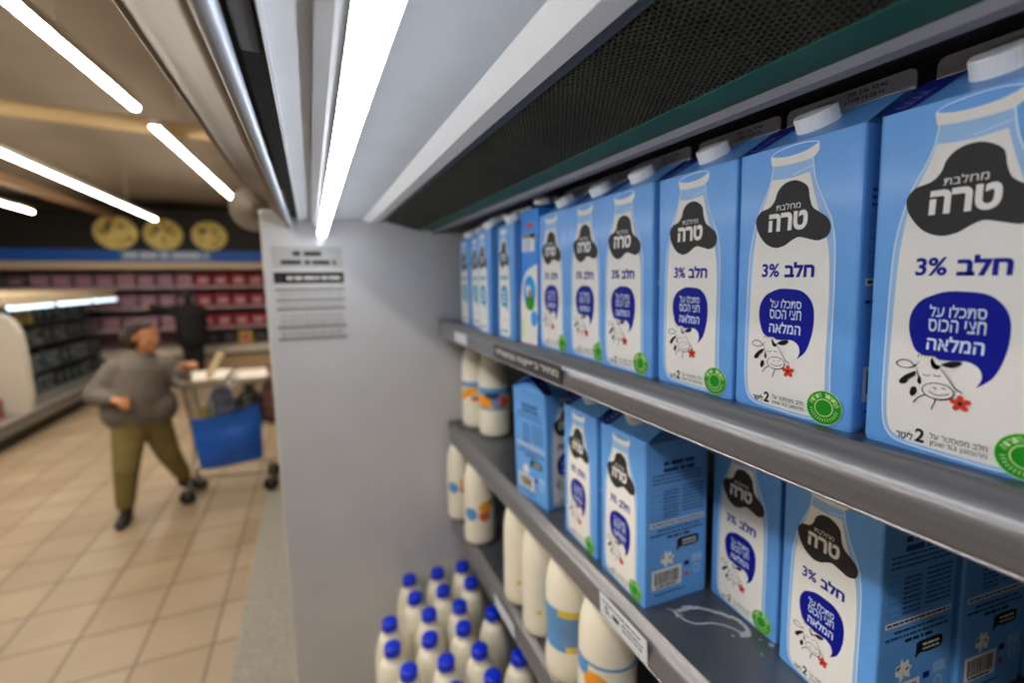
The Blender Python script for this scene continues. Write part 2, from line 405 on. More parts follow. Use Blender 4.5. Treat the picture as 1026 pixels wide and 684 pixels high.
def gable_shell(b, w, d, h, hr, body, roof):
    """carton body: rounded upright edges, sloping roof, folded-in gable ends; front faces -X, base at z = 0"""
    r = .0022; x0, x1, y0, y1 = -d / 2, d / 2, -w / 2, w / 2
    ring = [(x0, y1 - r), (x0, y0 + r), (x0 + r, y0), (x1 - r, y0), (x1, y0 + r), (x1, y1 - r), (x1 - r, y1), (x0 + r, y1)]
    ring = [(x0, y1 - r), (x0, y0 + r), (x0 + r * .3, y0 + r * .3), (x0 + r, y0), (x1 - r, y0), (x1 - r * .3, y0 + r * .3), (x1, y0 + r), (x1, y1 - r), (x1 - r * .3, y1 - r * .3), (x1 - r, y1), (x0 + r, y1), (x0 + r * .3, y1 - r * .3)]
    n = len(ring)
    vs = [(x * .985, y * .985, 0) for x, y in ring] + [(x, y, .003) for x, y in ring] + [(x, y, h) for x, y in ring]
    b.add(vs, [(k * n + (i + 1) % n, k * n + i, (k + 1) * n + i, (k + 1) * n + (i + 1) % n) for k in (0, 1) for i in range(n)], body)
    b.add(vs[:n], [tuple(range(n))], body)
    e = .001; ins = w * .30
    A = [(x0, y1, h), (x0, y0, h), (x1, y0, h), (x1, y1, h)]
    Tf = [(-e, y1 - .001, h + hr), (-e, y0 + .001, h + hr)]; Tb = [(e, y1 - .001, h + hr), (e, y0 + .001, h + hr)]
    b.add([A[0], A[1], Tf[1], Tf[0]], [(0, 1, 2, 3)], roof); b.add([A[2], A[3], Tb[0], Tb[1]], [(0, 1, 2, 3)], roof)
    for s, (p, q, tf, tb) in ((-1, (A[1], A[2], Tf[1], Tb[1])), (1, (A[3], A[0], Tb[0], Tf[0]))):
        ap = (0, s * (w / 2 - ins), h + hr * .97)
        b.add([p, q, ap], [(0, 1, 2)], roof)                 # end triangle, tucked in
        b.add([p, ap, tf], [(0, 1, 2)], roof); b.add([ap, q, tb], [(0, 1, 2)], roof)

def front_fn(d, w): return lambda u, v, l: (-d / 2 - .00012 * (l + 1), w / 2 - u / 1000, v / 1000)
def right_fn(d, w): return lambda u, v, l: (-d / 2 + u / 1000, -w / 2 - .00012 * (l + 1), v / 1000)
def left_fn(d, w): return lambda u, v, l: (d / 2 - u / 1000, w / 2 + .00012 * (l + 1), v / 1000)

BLOB = [(43.8, 171.9), (51.0, 166.7), (53.2, 158), (55.8, 151.7), (61.5, 147.3), (66.4, 143.2), (68.8, 137.5), (67.2, 131.4), (61.1, 128.7), (54.4, 130.3), (46.9, 132.2), (41.6, 130.1), (36.3, 126.8), (29.4, 125.6), (22.0, 128.6), (16.6, 134.3), (12.7, 141.3), (11.7, 148), (15.2, 153.6), (22.6, 156.0), (26.6, 160.5), (28.3, 166.2), (32.0, 170.6), (37.4, 172.6)]
BUB = [(39.8, 95.3), (50.9, 94.1), (57.6, 89.1), (61.3, 81.6), (62.1, 71.3), (60.9, 60.8), (57.6, 50.5), (51.5, 43.8), (53.3, 49.3), (51.8, 54.4), (47.2, 57.3), (42.7, 57.1), (34.5, 56.7), (24.4, 59.6), (20.6, 66.7), (18.9, 74.7), (19.6, 82.7), (23.5, 89.7), (30.6, 93.8)]
def bubble_pts():
    a = spline(BUB[:8], 6, False); c = spline(BUB[7:], 6, False)
    return a[:-1] + c + spline([BUB[-1], (35, 95.1), BUB[0]], 3, False)[1:-1]
BOTTLE = [(23.6, 186), (22.4, 176), (19.6, 167), (14.8, 156), (11.2, 144), (8.6, 130), (7.4, 115), (7.3, 86), (8.0, 45), (8.8, 27), (10.2, 15), (13.0, 8.2), (19, 4.2), (34.8, 2.9), (52, 2.4), (65, 2.6), (72, 5.6), (75.6, 14), (76.3, 26), (75.2, 45), (74.2, 86), (73.5, 106), (72.2, 126), (69, 141.5), (65.2, 150), (60.5, 160), (55.8, 172), (53.2, 186)]
MILK = [(23.3, 175.9), (20.6, 166), (17.2, 156.8), (13.8, 146), (11.6, 130), (10.4, 113), (10.2, 86.7), (10.6, 45), (11.2, 27.6), (12.6, 14.5), (16.0, 8.4), (24, 5.6), (34.6, 4.9), (62.2, 4.3), (69, 6.6), (72.2, 13), (72.8, 25), (71.9, 44), (71.1, 88), (69.8, 111), (67.6, 126.1), (63.6, 140), (59.4, 150.9), (55.2, 164), (51.8, 176.4), (39.3, 174.8), (30, 175.2)]

def cow(P, ox=0, oy=0, s=1., L=6):
    ln = lambda pts, w=.55: P.line([(ox + a * s, oy + c * s) for a, c in spline(pts, 5, False)], w * s, M_in_black, L)
    bl = lambda pts, m=M_in_black: P.poly([(ox + a * s, oy + c * s) for a, c in spline(pts, 4)], m, L)
    # head shape, drawn white over the bubble, then the thin sketch lines
    bl([(25, 56.5), (29, 58), (33.6, 57.6), (37, 52), (41.5, 44.5), (42.8, 39), (40, 35.5), (35.5, 34.4), (30.5, 35), (28.6, 38), (27, 44), (24.6, 51)], M_in_white)
    ln([(24.4, 51.5), (20.5, 49.8), (16.4, 50.0), (14.6, 52.0), (17.4, 54.2), (21.2, 53.8), (24.0, 51.6), (25.8, 54.6)])
    ln([(24.8, 50.5), (26.2, 45.5), (27.2, 42)]); ln([(36.0, 51.8), (39.5, 47), (42.8, 42.2), (46.4, 39.8)])
    m2 = [(35.7 + 7.2 * math.cos(2 * PI * k / 16), 38.6 + 4.6 * math.sin(2 * PI * k / 16)) for k in range(17)]
    ln(m2); ln([(31.5, 38), (34.5, 36.5), (38, 36.8), (41, 38.2)]); ln([(33.2, 40.6), (34.8, 39.9)]); ln([(37.4, 41), (39.2, 40.4)])
    ln([(28, 47.4), (29.8, 46.6), (31.6, 47.4)]); ln([(33, 47.6), (35, 47.2), (36.4, 47.8)])
    ln([(30.4, 35.6), (27.2, 33.4), (24.8, 29.8)]); ln([(35.2, 33.9), (34.4, 30.5), (33.6, 27.4)])
    ln([(41.5, 36.4), (44.5, 34.4)])
    for k in range(6): ln([(24.8 + k * 1.7, 56.8 + .4 * (k % 2)), (25.4 + k * 1.6, 58.6 + .5 * (k % 3))], .45)
    bl([(16.9, 41.6), (20.0, 45.6), (24.4, 48.4), (24.2, 45.8), (21.6, 43.2), (20.4, 40.6), (17.8, 39.6)])
    bl([(26.6, 46), (28, 43.4), (27.2, 41), (25.8, 42.6)]); bl([(22.6, 35), (23.4, 38.6), (25.4, 39), (26, 36), (24, 33.2)])
    bl([(31.0, 55.6), (32.0, 57), (33.6, 53.8), (36.0, 53.6), (35, 51.2), (32.4, 51.4)]); bl([(36, 54.0), (39.4, 56.4), (44.2, 57.0), (44.6, 55.4), (41.6, 53.2), (38.4, 53)])
    for k in range(5):
        a = k * 2 * PI / 5 + .4
        P.disc(ox + s * (46 + 2.7 * math.cos(a)), oy + s * (34 + 2.7 * math.sin(a)), 2.1 * s, M_in_red, L + 1, 1.5 * s, 12, a)
    P.disc(ox + 46 * s, oy + 34 * s, 1.0 * s, M_in_black, L + 2, n=8)

def front_print(P, percent=True):
    P.poly(spline(BOTTLE, 3, False), M_in_pale, 0)
    P.line(spline(BOTTLE, 4, False), .8, M_in_line, 1)
    P.poly(spline(MILK[:25], 3, False) + MILK[25:], M_in_white, 2)
    # neck rim of the printed bottle
    P.poly([(21.3, 192.3), (22.6, 186.0)] + spline([(22.6, 186), (30, 184.9), (38, 184.6), (46, 184.7), (53.1, 185.3)], 3, False) + [(56.5, 188), (57.6, 190.4), (57.2, 194.9)] +
           spline([(57.2, 194.9), (49, 191.6), (38, 190.4), (29, 191), (21.6, 193)], 3, False)[1:], M_in_white, 3)
    P.line(spline([(21.6, 193), (26, 195.6), (37.6, 197.2), (49, 197), (57.2, 195)], 4, False), .7, M_in_line, 3)
    P.line([(39, 176.6), (53.6, 180.2)], .5, M_in_line, 3)
    P.poly(spline(BLOB, 4), M_in_char, 3)
    P.text(he('מחלבת'), 28.2, 152.9, 46.8, 157.6, M_in_white, 4, 0.)
    P.text(he('טרה'), 22.8, 137.4, 52.6, 151.0, M_in_white, 4, .045)
    P.text(he('חלב'), 38.0, 103.6, 60.0, 114.6, M_in_navy, 4, .045)
    P.text('3%', 19.4, 103.8, 33.8, 114.0, M_in_navy, 4, .026)
    P.poly(bubble_pts(), M_in_cobalt, 3)
    P.text(he('סתכלו על'), 28.0, 80.6, 52.4, 87.6, M_in_line, 4, .012)
    P.text(he('חצי הכוס'), 28.0, 72.4, 52.8, 79.4, M_in_line, 4, .012)
    P.text(he('המלאה'), 28.3, 61.8, 53.0, 70.2, M_in_line, 4, .02)
    cow(P)
    P.text('2', 27.2, 6.6, 31.8, 14.8, M_in_black, 4, .03)
    P.text(he('ליטר'), 17.8, 6.4, 26.2, 11.2, M_in_black, 4, .02)
    P.text(he('חלב מפוסטר על'), 34.2, 10.6, 59.0, 14.2, M_in_char, 4)
    P.text(he('מהומוגן 3% שומן'), 34.4, 6.0, 59.2, 9.6, M_in_char, 4)
    P.disc(73.4, 13.1, 12.2, M_in_lime, 4); P.disc(73.4, 13.1, 11.7, M_in_green, 5)
    P.line([(73.4 + 6 * math.cos(2 * PI * k / 32), 13.1 + 6 * math.sin(2 * PI * k / 32)) for k in range(32)], .7, M_in_lime, 6, True)
    word = he('הסימון הירוק')
    for k, ch in enumerate(word):
        if ch == ' ': continue
        a = PI - .35 - (PI - .7) * (k / (len(word) - 1)); u, v = 73.4 + 8.9 * math.cos(a), 13.1 + 8.9 * math.sin(a)
        P.text(ch, u - .85, v - 1.5, u + .85, v + 1.5, M_in_lime, 6, .02, a - PI / 2)
    for k in range(15):
        a = PI + .2 + (PI - .4) * k / 14; c, s_ = math.cos(a), math.sin(a)
        P.line([(73.4 + 7.6 * c, 13.1 + 7.6 * s_), (73.4 + 9.8 * c, 13.1 + 9.8 * s_)], .5, M_in_lime, 6)

def side_print(P, seed=0, flip=False):
    f = (lambda u: u)
    for j, (a, c) in enumerate(((26, 72), (26, 72))): P.dashes(a, c, 170 - j * 8, 5, M_in_sky, 0, seed + j)
    for j in range(3): P.dashes(10, 84, 158 - j * 4.6, 1.7, M_in_sky, 0, seed + 10 + j)
    P.line([(9, 143), (50, 143), (50, 106), (9, 106)], .4, M_in_sky, 0, True)
    for j in range(8):
        P.dashes(26, 48, 138 - j * 4.4, 1.7, M_in_sky, 0, seed + 20 + j); P.dashes(54, 86, 141 - j * 4.4, 1.7, M_in_sky, 0, seed + 40 + j)
        if j % 2: P.line([(9, 141.2 - j * 4.4), (50, 141.2 - j * 4.4)], .3, M_in_sky, 0)
    P.rect(7, 97.5, 88, 102.5, M_in_white, 0); P.dashes(9, 86, 99, 2, M_in_sky, 1, seed + 60)
    P.dashes(18, 82, 91, 2.2, M_in_sky, 0, seed + 61); P.dashes(8, 86, 86, 2.2, M_in_sky, 0, seed + 62); P.dashes(32, 66, 80.5, 3, M_in_black, 0, seed + 63)
    P.poly(spline([(48, 76.5), (62, 77.5), (78, 77), (80, 72), (78, 66), (62, 65), (52, 66), (46.5, 62), (47, 70)], 4), M_in_black, 0)
    P.dashes(55, 76, 72, 2, M_in_white, 1, seed + 64); P.dashes(55, 76, 68, 1.6, M_in_white, 1, seed + 65)
    P.poly(spline([(24, 60), (28, 61), (30, 66), (33, 62), (38, 64), (39, 59), (43, 57), (40, 53), (41, 47), (35, 49), (29, 45), (28, 50), (23, 52)], 4), M_in_white, 0)
    for u, v, r in ((26, 58, 2.6), (37, 56, 2.2), (33, 50, 1.2)): P.disc(u, v, r, M_in_char, 1, r * .5, 10, .6)
    P.rect(10, 20, 54, 44, M_in_white, 0)
    r = random.Random(seed + 5); u = 14.
    while u < 49: w = r.choice((.6, .9, 1.4)); P.rect(u, 25, u + w, 41, M_in_black, 1); u += w + r.choice((.6, .9))
    P.dashes(16, 48, 21.6, 2, M_in_black, 1, seed + 66)
    P.rect(70, 42, 86, 52, M_in_pale, 0); P.disc(78, 33, 6, M_in_pale, 0); P.disc(78, 33, 3.4, M_cb, 1); P.disc(62, 29, 3, M_in_red, 0); P.rect(58, 40, 66, 46, M_in_cobalt, 0)
    P.dashes(14, 60, 12, 1.8, M_in_sky, 0, seed + 67)

def big_cap(R0=.0172, hh=.0125):
    b = MB(); n = 64; vs = []
    prof = [(R0 * 1.02, 0, 0), (R0 * 1.02, .0028, 0), (R0 * .985, .0031, 0), (R0, .0034, 1), (R0, hh - .0012, 1), (R0 * .96, hh, 0), (R0 * .6, hh + .0003, 0)]
    for r, z, rib in prof:
        for k in range(n):
            a = 2 * PI * k / n; q = r * (1 - (.022 if (rib and k % 2) else 0)); vs.append((q * math.cos(a), q * math.sin(a), z))
    b.add(vs, [(i * n + k, i * n + (k + 1) % n, (i + 1) * n + (k + 1) % n, (i + 1) * n + k) for i in range(len(prof) - 1) for k in range(n)], M_cap)
    b.add(vs[-n:], [tuple(range(n))], M_cap)
    return b
def fin_mb(w, z0, hh, date=True):
    b = MB(); t = .0008; c = .004
    pts = [(-w / 2, z0), (w / 2, z0), (w / 2, z0 + hh - c), (w / 2 - c * .3, z0 + hh - c * .3), (w / 2 - c, z0 + hh), (-w / 2 + c, z0 + hh), (-w / 2 + c * .3, z0 + hh - c * .3), (-w / 2, z0 + hh - c)]
    n = len(pts); vs = [(-t, y, z) for y, z in pts] + [(t, y, z) for y, z in pts]
    b.add(vs, [tuple(range(n))[::-1], tuple(range(n, 2 * n))] + [(i, (i + 1) % n, n + (i + 1) % n, n + i) for i in range(n)], M_fin)
    if date:
        P = Print(b, lambda u, v, l: (-t - .0001 * (l + 1), w / 2 - u / 1000, z0 + v / 1000))
        P.text('200 236 50:46', 46, 8.2, 72, 11.2, M_in_char, 0, .01); P.text('17/04 15:26 H', 45, 3.8, 70, 6.8, M_in_char, 0, .01)
    return b

def make_carton(label, group):
    w = .0915; d = .0935; h = .199; hr = .027
    t = thing('milk_carton', label, 'carton', group=group)
    b = MB(); gable_shell(b, w, d, h, hr, M_cb, M_cb)
    shear = lambda k, n0: [(x, y + k * max(0, z) / h, z) if i >= n0 else (x, y, z) for i, (x, y, z) in enumerate(b.v)]
    b.v = shear(.0072, 0); n0 = len(b.v)                     # a filled carton never stands quite true
    front_print(Print(b, front_fn(d, w))); b.v = shear(.0012, n0); n0 = len(b.v); side_print(Print(b, right_fn(d, w)), 1); side_print(Print(b, left_fn(d, w)), 3)
    # dark blue panel on the left end of the sloping roof
    al = math.atan2(hr, d / 2 - .001); sl = math.hypot(hr, d / 2) * 1000
    P = Print(b, lambda u, v, l: (-d / 2 + v / 1000 * math.cos(al) - .0003 * (l + 1) * math.sin(al), w / 2 - u / 1000, h + v / 1000 * math.sin(al) + .0003 * (l + 1) * math.cos(al)))
    P.poly([(.3, .4), (14, .4), (17, 6), (23, sl - 3), (.3, sl - 3)], M_in_navy, 0)
    for k in range(4): P.line([(4 + k * 1.2, 8 + k * 7), (9 + k, 6 + k * 7), (12 + k, 10 + k * 7)], .9, M_in_line, 1)
    b.v = shear(.0072, n0)
    b.build('carton_body', t)
    c = big_cap(.0140, .0108).build('cap', t); c['label'] = 'white ribbed screw cap'
    c.location = (-.0208, .0088, h + .0150); c.rotation_euler = (0, -al, 0)
    f = fin_mb(.0885, h + hr - .001, .0135).build('top_seam', t); f.location = (0, .0045, 0); f['label'] = 'pale sealed top edge with a printed date'
    return t
G1 = 'blue two litre milk cartons'
CY = [.1697, .2689, .3634, .4600, .5460, .6370]       # left edge of each carton of the top row
CX = [.3233, .3233, .3233, .3205, .3255, .3260]
lab = ['blue two litre milk carton cut by the right frame edge, top shelf', 'second blue milk carton from the right frame edge, top shelf',
       'third blue milk carton from the right frame edge, top shelf', 'fourth blue milk carton from the right frame edge, top shelf',
       'fifth blue milk carton from the right frame edge, top shelf', 'blue white and charcoal milk carton right beside the bright blue box, top shelf']
proto = make_carton(lab[0], G1)
spots = [(CX[i] + .0468, CY[i] - .0458, ZS1, 0, lab[i]) for i in range(6)]
def fr(X, Y, deg, z):                      # placement from the front right bottom corner and a turn
    th = math.radians(deg); fl = Vector((math.sin(th), math.cos(th))); dp = Vector((math.cos(th), -math.sin(th)))
    c = Vector((X, Y)) + fl * .0475 + dp * .0475
    return c.x, c.y, z, -th
spots += [fr(.3345, .3835, 1.5, ZS2) + ('middle shelf carton showing its barcode side, above the price tag',),
          fr(.337, .4860, 2.0, ZS2) + ('middle shelf carton standing left of the barcode carton',),
          fr(.4255, .2850, 3.5, ZS2) + ('middle shelf carton set back behind the milk stain',),
          fr(.4050, .1830, 6.0, ZS2) + ('middle shelf carton whose shadowed side carries a printed table',)]
# the carton behind the last one, and the one that turns its side outward
x, y, z, a = fr(.4050, .1830, 6.0, ZS2)
spots += [(x + .1005, y - .0120, z, a, 'carton standing behind the shadowed middle shelf carton')]
spots += [(x + .2005, y - .024, z, a, 'carton deepest on the middle shelf at the right frame edge')]
for i, (x, y, z, a, l) in enumerate(spots):
    if i == 0: proto.location = (x, y, z)
    else: dup(proto, (x, y, z), a, l, G1)
# side-on carton: its information side faces the aisle
th = math.radians(9.5); R0 = Vector((.3385, .6320)); fl = Vector((-math.sin(th), math.cos(th))); dp = Vector((math.cos(th), math.sin(th)))
c0 = R0 + fl * .0475 + dp * .0475
dup(proto, (c0.x, c0.y, ZS2), PI / 2 + th, 'middle shelf carton turned so its text side faces the aisle', G1)

# one litre cartons with teal marks, and the bright blue box
def make_litre(label):
    w = d = .070; h = .196; hr = .020; k = 70 / 95
    t = thing('milk_carton', label, 'carton', group='narrow one litre milk cartons')
    b = MB(); gable_shell(b, w, d, h, hr, M_cb, M_cb); fn = front_fn(d, w); P = Print(b, lambda u, v, l: fn(u * k, v * .985, l))
    P.poly(spline(BOTTLE, 3, False), M_in_pale, 0); P.poly(spline(MILK[:25], 3, False) + MILK[25:], M_in_white, 2)
    P.rect(22, 185, 57, 193, M_in_white, 3)
    P.poly(spline(BLOB, 3), M_in_char, 3); P.text(he('טרה'), 22.8, 137.4, 52.6, 151.0, M_in_white, 4, .03)
    P.dashes(18, 62, 106, 6, M_in_teal, 3, 5)
    P.poly(bubble_pts(), M_in_teal, 3)
    for j in range(3): P.dashes(28, 52, 81 - 8 * j, 4, M_in_line, 4, j)
    P.disc(38, 40, 5, M_in_white, 4, 4); P.disc(46, 34, 2.5, M_in_red, 4); P.dashes(20, 60, 12, 3, M_in_char, 4, 9)
    b.build('carton_body', t)
    c = big_cap(.0145, .012).build('cap', t); c.location = (-.017, 0, h + .010); c.rotation_euler = (0, -math.atan2(hr, d / 2), 0)
    fin_mb(.068, h + hr - .001, .012, False).build('top_seam', t)
    return t
lp = make_litre('narrow teal marked carton left of the bright blue box')
lp.location = (.3135 + .035, .742, ZS1)
for x, y, l in ((.3085, .838, 'second narrow teal marked carton left of the bright blue box'), (.330, .945, 'narrow teal marked carton third from the bright blue box'), (.336, 1.040, 'narrow teal marked carton nearest the white end panel')):
    dup(lp, (x + .035, y, ZS1), 0, l)
def blue_box():
    M_sky = mat('box_bright_blue', (6, 128, 222), .4, var=.04)
    w, d, h = .062, .07, .212
    t = thing('milk_carton', 'bright blue and white carton with a green leaf mark on the top shelf', 'carton', (.323 + d / 2, .668, ZS1))
    b = MB(); gable_shell(b, w, d, h, .012, M_sky, M_sky); P = Print(b, front_fn(d, w))
    P.poly([(0, 0)] + [(62, 0), (62, 128)] + spline([(62, 128), (44, 124), (22, 116), (8, 98), (0, 70)], 5, False)[1:], M_in_white, 0)
    for k, (a, c) in enumerate(((8, 18), (22, 30), (34, 52))): P.rect(a, 148, c, 176, M_in_white, 1)
    P.rect(10, 168, 52, 176, M_in_white, 1); P.dashes(20, 50, 186, 6, M_in_red, 1, 2)
    P.disc(34, 84, 22, mat('ink_sky', (30, 150, 220), .4), 1, 26); P.disc(36, 66, 17, M_in_green, 2, 12); P.disc(30, 86, 9, M_in_white, 3, 9); P.disc(34, 82, 5, M_in_red, 4)
    P.disc(50, 42, 11, mat('ink_sky', (30, 150, 220), .4), 1, 13); P.rect(6, 6, 14, 40, M_in_lime, 1)
    b.build('carton_body', t); fin_mb(.06, h + .011, .010, False).build('top_seam', t)
    c = big_cap(.013, .010).build('cap', t); c.location = (-.017, -.012, h + .008)
blue_box()

# ------------------------------------------------------------------ price tags
def tag_card(label, y, zc, x, w, h, dark=False, group='price tags on the shelf rails', lines=None):
    b = MB(); M = mat('tag_black', (58, 58, 62), .35) if dark else mat('tag_paper', (214, 218, 226), .5, var=.02)
    tilt = math.radians(5)
    b.box((-.0006, -w / 2, -h / 2), (.0006, w / 2, h / 2), M, .0003)
    P = Print(b, lambda u, v, l: (-.0007 - .0001 * l, w / 2 - u / 1000, v / 1000 - h / 2))
    if lines: lines(P, w * 1000, h * 1000)
    o = b.build('price_tag'); o.location = (x, y, zc); o.rotation_euler = (0, -tilt, 0)
    tag(o, label, 'price tag', group)
def price_lines(P, w, h):
    P.dashes(w * .08, w * .9, h * .74, h * .08, M_in_char, 0, 3)
    P.text('5.', w * .12, h * .28, w * .26, h * .62, M_in_black, 0, .02); P.dashes(w * .30, w * .46, h * .34, h * .22, M_in_black, 0, 8)
    P.dashes(w * .5, w * .92, h * .5, h * .08, M_in_char, 0, 5); P.dashes(w * .5, w * .92, h * .3, h * .08, M_in_char, 0, 6)
tag_card('white price tag on the middle shelf rail above the orange label bottle', .392, ZS2 - .0165, .3085, .088, .030, lines=price_lines)
tag_card('small white tag on the top shelf rail near the end panel', .935, ZS1 - .020, .2885, .085, .022)
tag_card('white price tag on the lower shelf rail beside the blue caps', .755, ZS3 - .020, .3085, .10, .03)
tag_card('long dark strip with white Hebrew writing on the top shelf rail', .62, ZS1 - .0195, .2885, .235, .025, True, 'price tags on the shelf rails',
         lambda P, w, h: P.text(he('מחיר בפיקוח ממשלתי'), w * .04, h * .22, w * .97, h * .80, M_in_white, 0, .014))

# notice on the end panel
def notice():
    b = MB(); w, h = .158, .230
    b.box((-w / 2, -.0012, -h / 2), (w / 2, 0, h / 2), mat('notice_paper', (202, 202, 202), .45, var=.02), .0003)
    P = Print(b, lambda u, v, l: (u / 1000 - w / 2, -.0013 - .0001 * l, v / 1000 - h / 2))
    P.rect(2, 178, 156, 228, mat('notice_grey', (176, 176, 176), .5), 0)
    P.dashes(46, 108, 206, 11, M_in_char, 1, 1); P.dashes(20, 140, 186, 10, M_in_char, 1, 2)
    P.rect(3, 142, 156, 168, M_in_black, 0); P.rect(6, 146, 22, 164, M_in_char, 1); P.dashes(30, 148, 151, 7, M_in_white, 1, 3)
    for v, hh in ((124, 6), (100, 6), (78, 7), (34, 8), (6, 8)): P.rect(4, v, 156, v + hh, mat('notice_row', (128, 128, 130), .5), 0)
    for j, v in enumerate((114, 90, 64, 54, 46, 24, 18)): P.dashes(10, 150, v, 4, mat('notice_type', (150, 150, 152), .5), 1, 20 + j)
    o = b.build('notice'); o.location = (-.0015, YP - .0002, 1.819)
    tag(o, 'printed white notice with a black bar on the end panel', 'notice')
notice()

# ------------------------------------------------------------------ milk bottles
M_milk = mat('milk_plastic', (238, 232, 214), .35, var=.02, sss=.15)
M_bcap = mat('cap_blue', (4, 46, 212), .4, var=.03)
def bottle_profile(r, h, waist=0.):
    pr = [(0, .0015), (r * .8, 0), (r * .95, .004), (r, .013)]
    zs = h * .62
    for k in range(1, 12):
        z = .013 + (zs - .013) * k / 12
        pr.append((r * (1 - waist * math.sin(PI * min(1, max(0, (k - 2) / 8)))), z))
    for k in range(9):
        a = k / 8 * PI / 2; pr.append((.0165 + (r - .0165) * math.cos(a) ** .9 if k < 8 else .0165, zs + (h * .30) * math.sin(a) ** 1.15))
    pr += [(.0165, h * .955), (.0185, h * .957), (.0185, h * .965), (.0155, h * .967), (.0155, h * .98)]
    return pr
def rad_at(pr, z):
    for (r0, z0), (r1, z1) in zip(pr, pr[1:]):
        if z0 <= z <= z1 and z1 > z0: return r0 + (r1 - r0) * (z - z0) / (z1 - z0)
    return pr[5][0]
def make_bottle(label, group, r, h, capm, fn=None, z0=0, z1=0, waist=0., loc=(0, 0, 0), rz=0.):
    t = thing('milk_bottle', label, 'milk bottle', loc, rz, group)
    pr = bottle_profile(r, h, waist); b = MB(); b.lathe(pr, M_milk, 32, cap=False); b.build('bottle_body', t)
    c = MB(); n = 40; ro = .0182; vs = []
    for q, z, rib in ((1, h * .955, 0), (1, h * .968, 0), (.97, h * .969, 1), (1, h * .972, 1), (1, h + .006, 1), (.9, h + .009, 0), (.5, h + .0092, 0)):
        for k in range(n):
            a = 2 * PI * k / n; e = ro * q * (1 - (.03 if rib and k % 2 else 0)); vs.append((e * math.cos(a), e * math.sin(a), z))
    c.add(vs, [(i * n + k, i * n + (k + 1) % n, (i + 1) * n + (k + 1) % n, (i + 1) * n + k) for i in range(6) for k in range(n)], capm, True); c.add(vs[-n:], [tuple(range(n))], capm)
    c.build('cap', t)
    if fn:
        l = MB(); na, nz = 112, 44; vs = []
        for j in range(nz + 1):
            z = z0 + (z1 - z0) * j / nz; rr = rad_at(pr, z) + .0004
            for k in range(na): a = 2 * PI * k / na; vs.append((rr * math.cos(a), rr * math.sin(a), z))
        for j in range(nz):
            for k in range(na):
                m_ = fn((k + .5) / na * 360, (j + .5) / nz)
                if m_: l.add([vs[j * na + k], vs[j * na + (k + 1) % na], vs[(j + 1) * na + (k + 1) % na], vs[(j + 1) * na + k]], [(0, 1, 2, 3)], m_, True)
        lo = l.build('label', t); lo['label'] = 'printed bottle label'
    return t
M_lb = mat('label_blue', (94, 152, 206), .45); M_lo = mat('label_orange', (240, 158, 40), .45); M_ly = mat('label_yellow', (226, 196, 70), .45)
M_lr = mat('label_red', (214, 92, 52), .45); M_ln = mat('label_navy', (44, 58, 96), .45); M_lc = mat('label_cream', (226, 200, 150), .45); M_lg = mat('label_greyblue', (128, 150, 190), .45)
def ang(a): return (a + 180) % 360 - 180
# label drawings as seen from the aisle (the side at 180 degrees faces it); a is the angle from the aisle side, + is to the right
def lab_fn(core):
    return lambda deg, v: core(ang(deg - 180), v)
def lab_blue_band(a, v):
    if v > .80: return M_lb
    if abs((a + 10) / 28) ** 2 + ((v - .72) / .22) ** 2 < 1: return M_ln
    if v < .08: return M_lb
    if abs((a - 20) / 34) ** 2 + ((v - .35) / .3) ** 2 < 1: return M_lr if a > 20 else M_lg
    if abs((a + 38) / 30) ** 2 + ((v - .38) / .32) ** 2 < 1: return M_lo
    return M_lc if v < .66 else M_lb
def lab_orange_band(a, v):
    if v > .72: return M_lb
    if (a + 60) / 120 < v < (a + 60) / 120 + .4: return M_lo
    if v < .2: return M_lr if a > -20 else None
    return M_lc
def lab_spots(a, v):
    if abs((a - 22) / 24) ** 2 + ((v - .72) / .24) ** 2 < 1: return M_lo
    if abs((a - 18) / 20) ** 2 + ((v - .36) / .22) ** 2 < 1: return M_lr
    if abs((a + 35) / 26) ** 2 + ((v - .42) / .26) ** 2 < 1: return M_lb
    if abs((a - 40) / 12) ** 2 + ((v - .85) / .14) ** 2 < 1: return M_ln
    return None
def lab_small(a, v):
    if abs(a - 30) < 5 and .25 < v < .85 and int(v * 22) % 3: return M_ln
    if abs(a - 26) < 5 and .1 < v < .2: return M_lr
    if abs((a + 10) / 8) ** 2 + ((v - .02) / .08) ** 2 < 1: return M_ly
    return None
def lab_wrap(a, v):
    if v > .84: return M_ly if -30 < a < 40 else M_lb
    if v < .14: return M_ly if -10 < a < 50 else M_lb
    if int(v * 22) % 2 and -20 < a < 45: return M_lg
    return M_lb
def lab_sun(a, v):
    if abs((a + 22) / 26) ** 2 + ((v - .42) / .34) ** 2 < 1: return M_lo
    if a < -40 and v > .5: return M_lb
    if v > .9: return M_lb
    return None
GB = 'white milk bottles on the middle and lower shelves'
s2 = .386 / .370; s3 = .635 / .62
def mk(label, x, y, z, r, h, fn, a, c, waist=0.): return make_bottle(label, GB, r, h, M_cap, lab_fn(fn) if fn else None, a, c, waist, (x, y, z), math.atan2(-y, -x) - PI)
mk('orange band milk bottle nearest the end panel, middle shelf', .385, 1.125, ZS2, .036, .235, lab_orange_band, .075, .125)
mk('blue band milk bottle beside the dark gap, middle shelf', .406, 1.040, ZS2, .040, .235, lab_blue_band, .070, .125, .02)
mk('milk bottle nearest the end panel, lower shelf', .338, 1.128, ZS3, .036, .22, lab_spots, .07, .125)
mk('milk bottle with orange and red mark, second from the end panel, lower shelf', .346, 1.000, ZS3, .038, .22, lab_spots, .055, .115)
mk('plain milk bottle right after the gap on the lower shelf', .354, .768, ZS3, .037, .225, lab_small, .05, .14)
mk('plain milk bottle just left of the blue wrapped bottle', .354, .680, ZS3, .037, .225, lab_small, .05, .14)
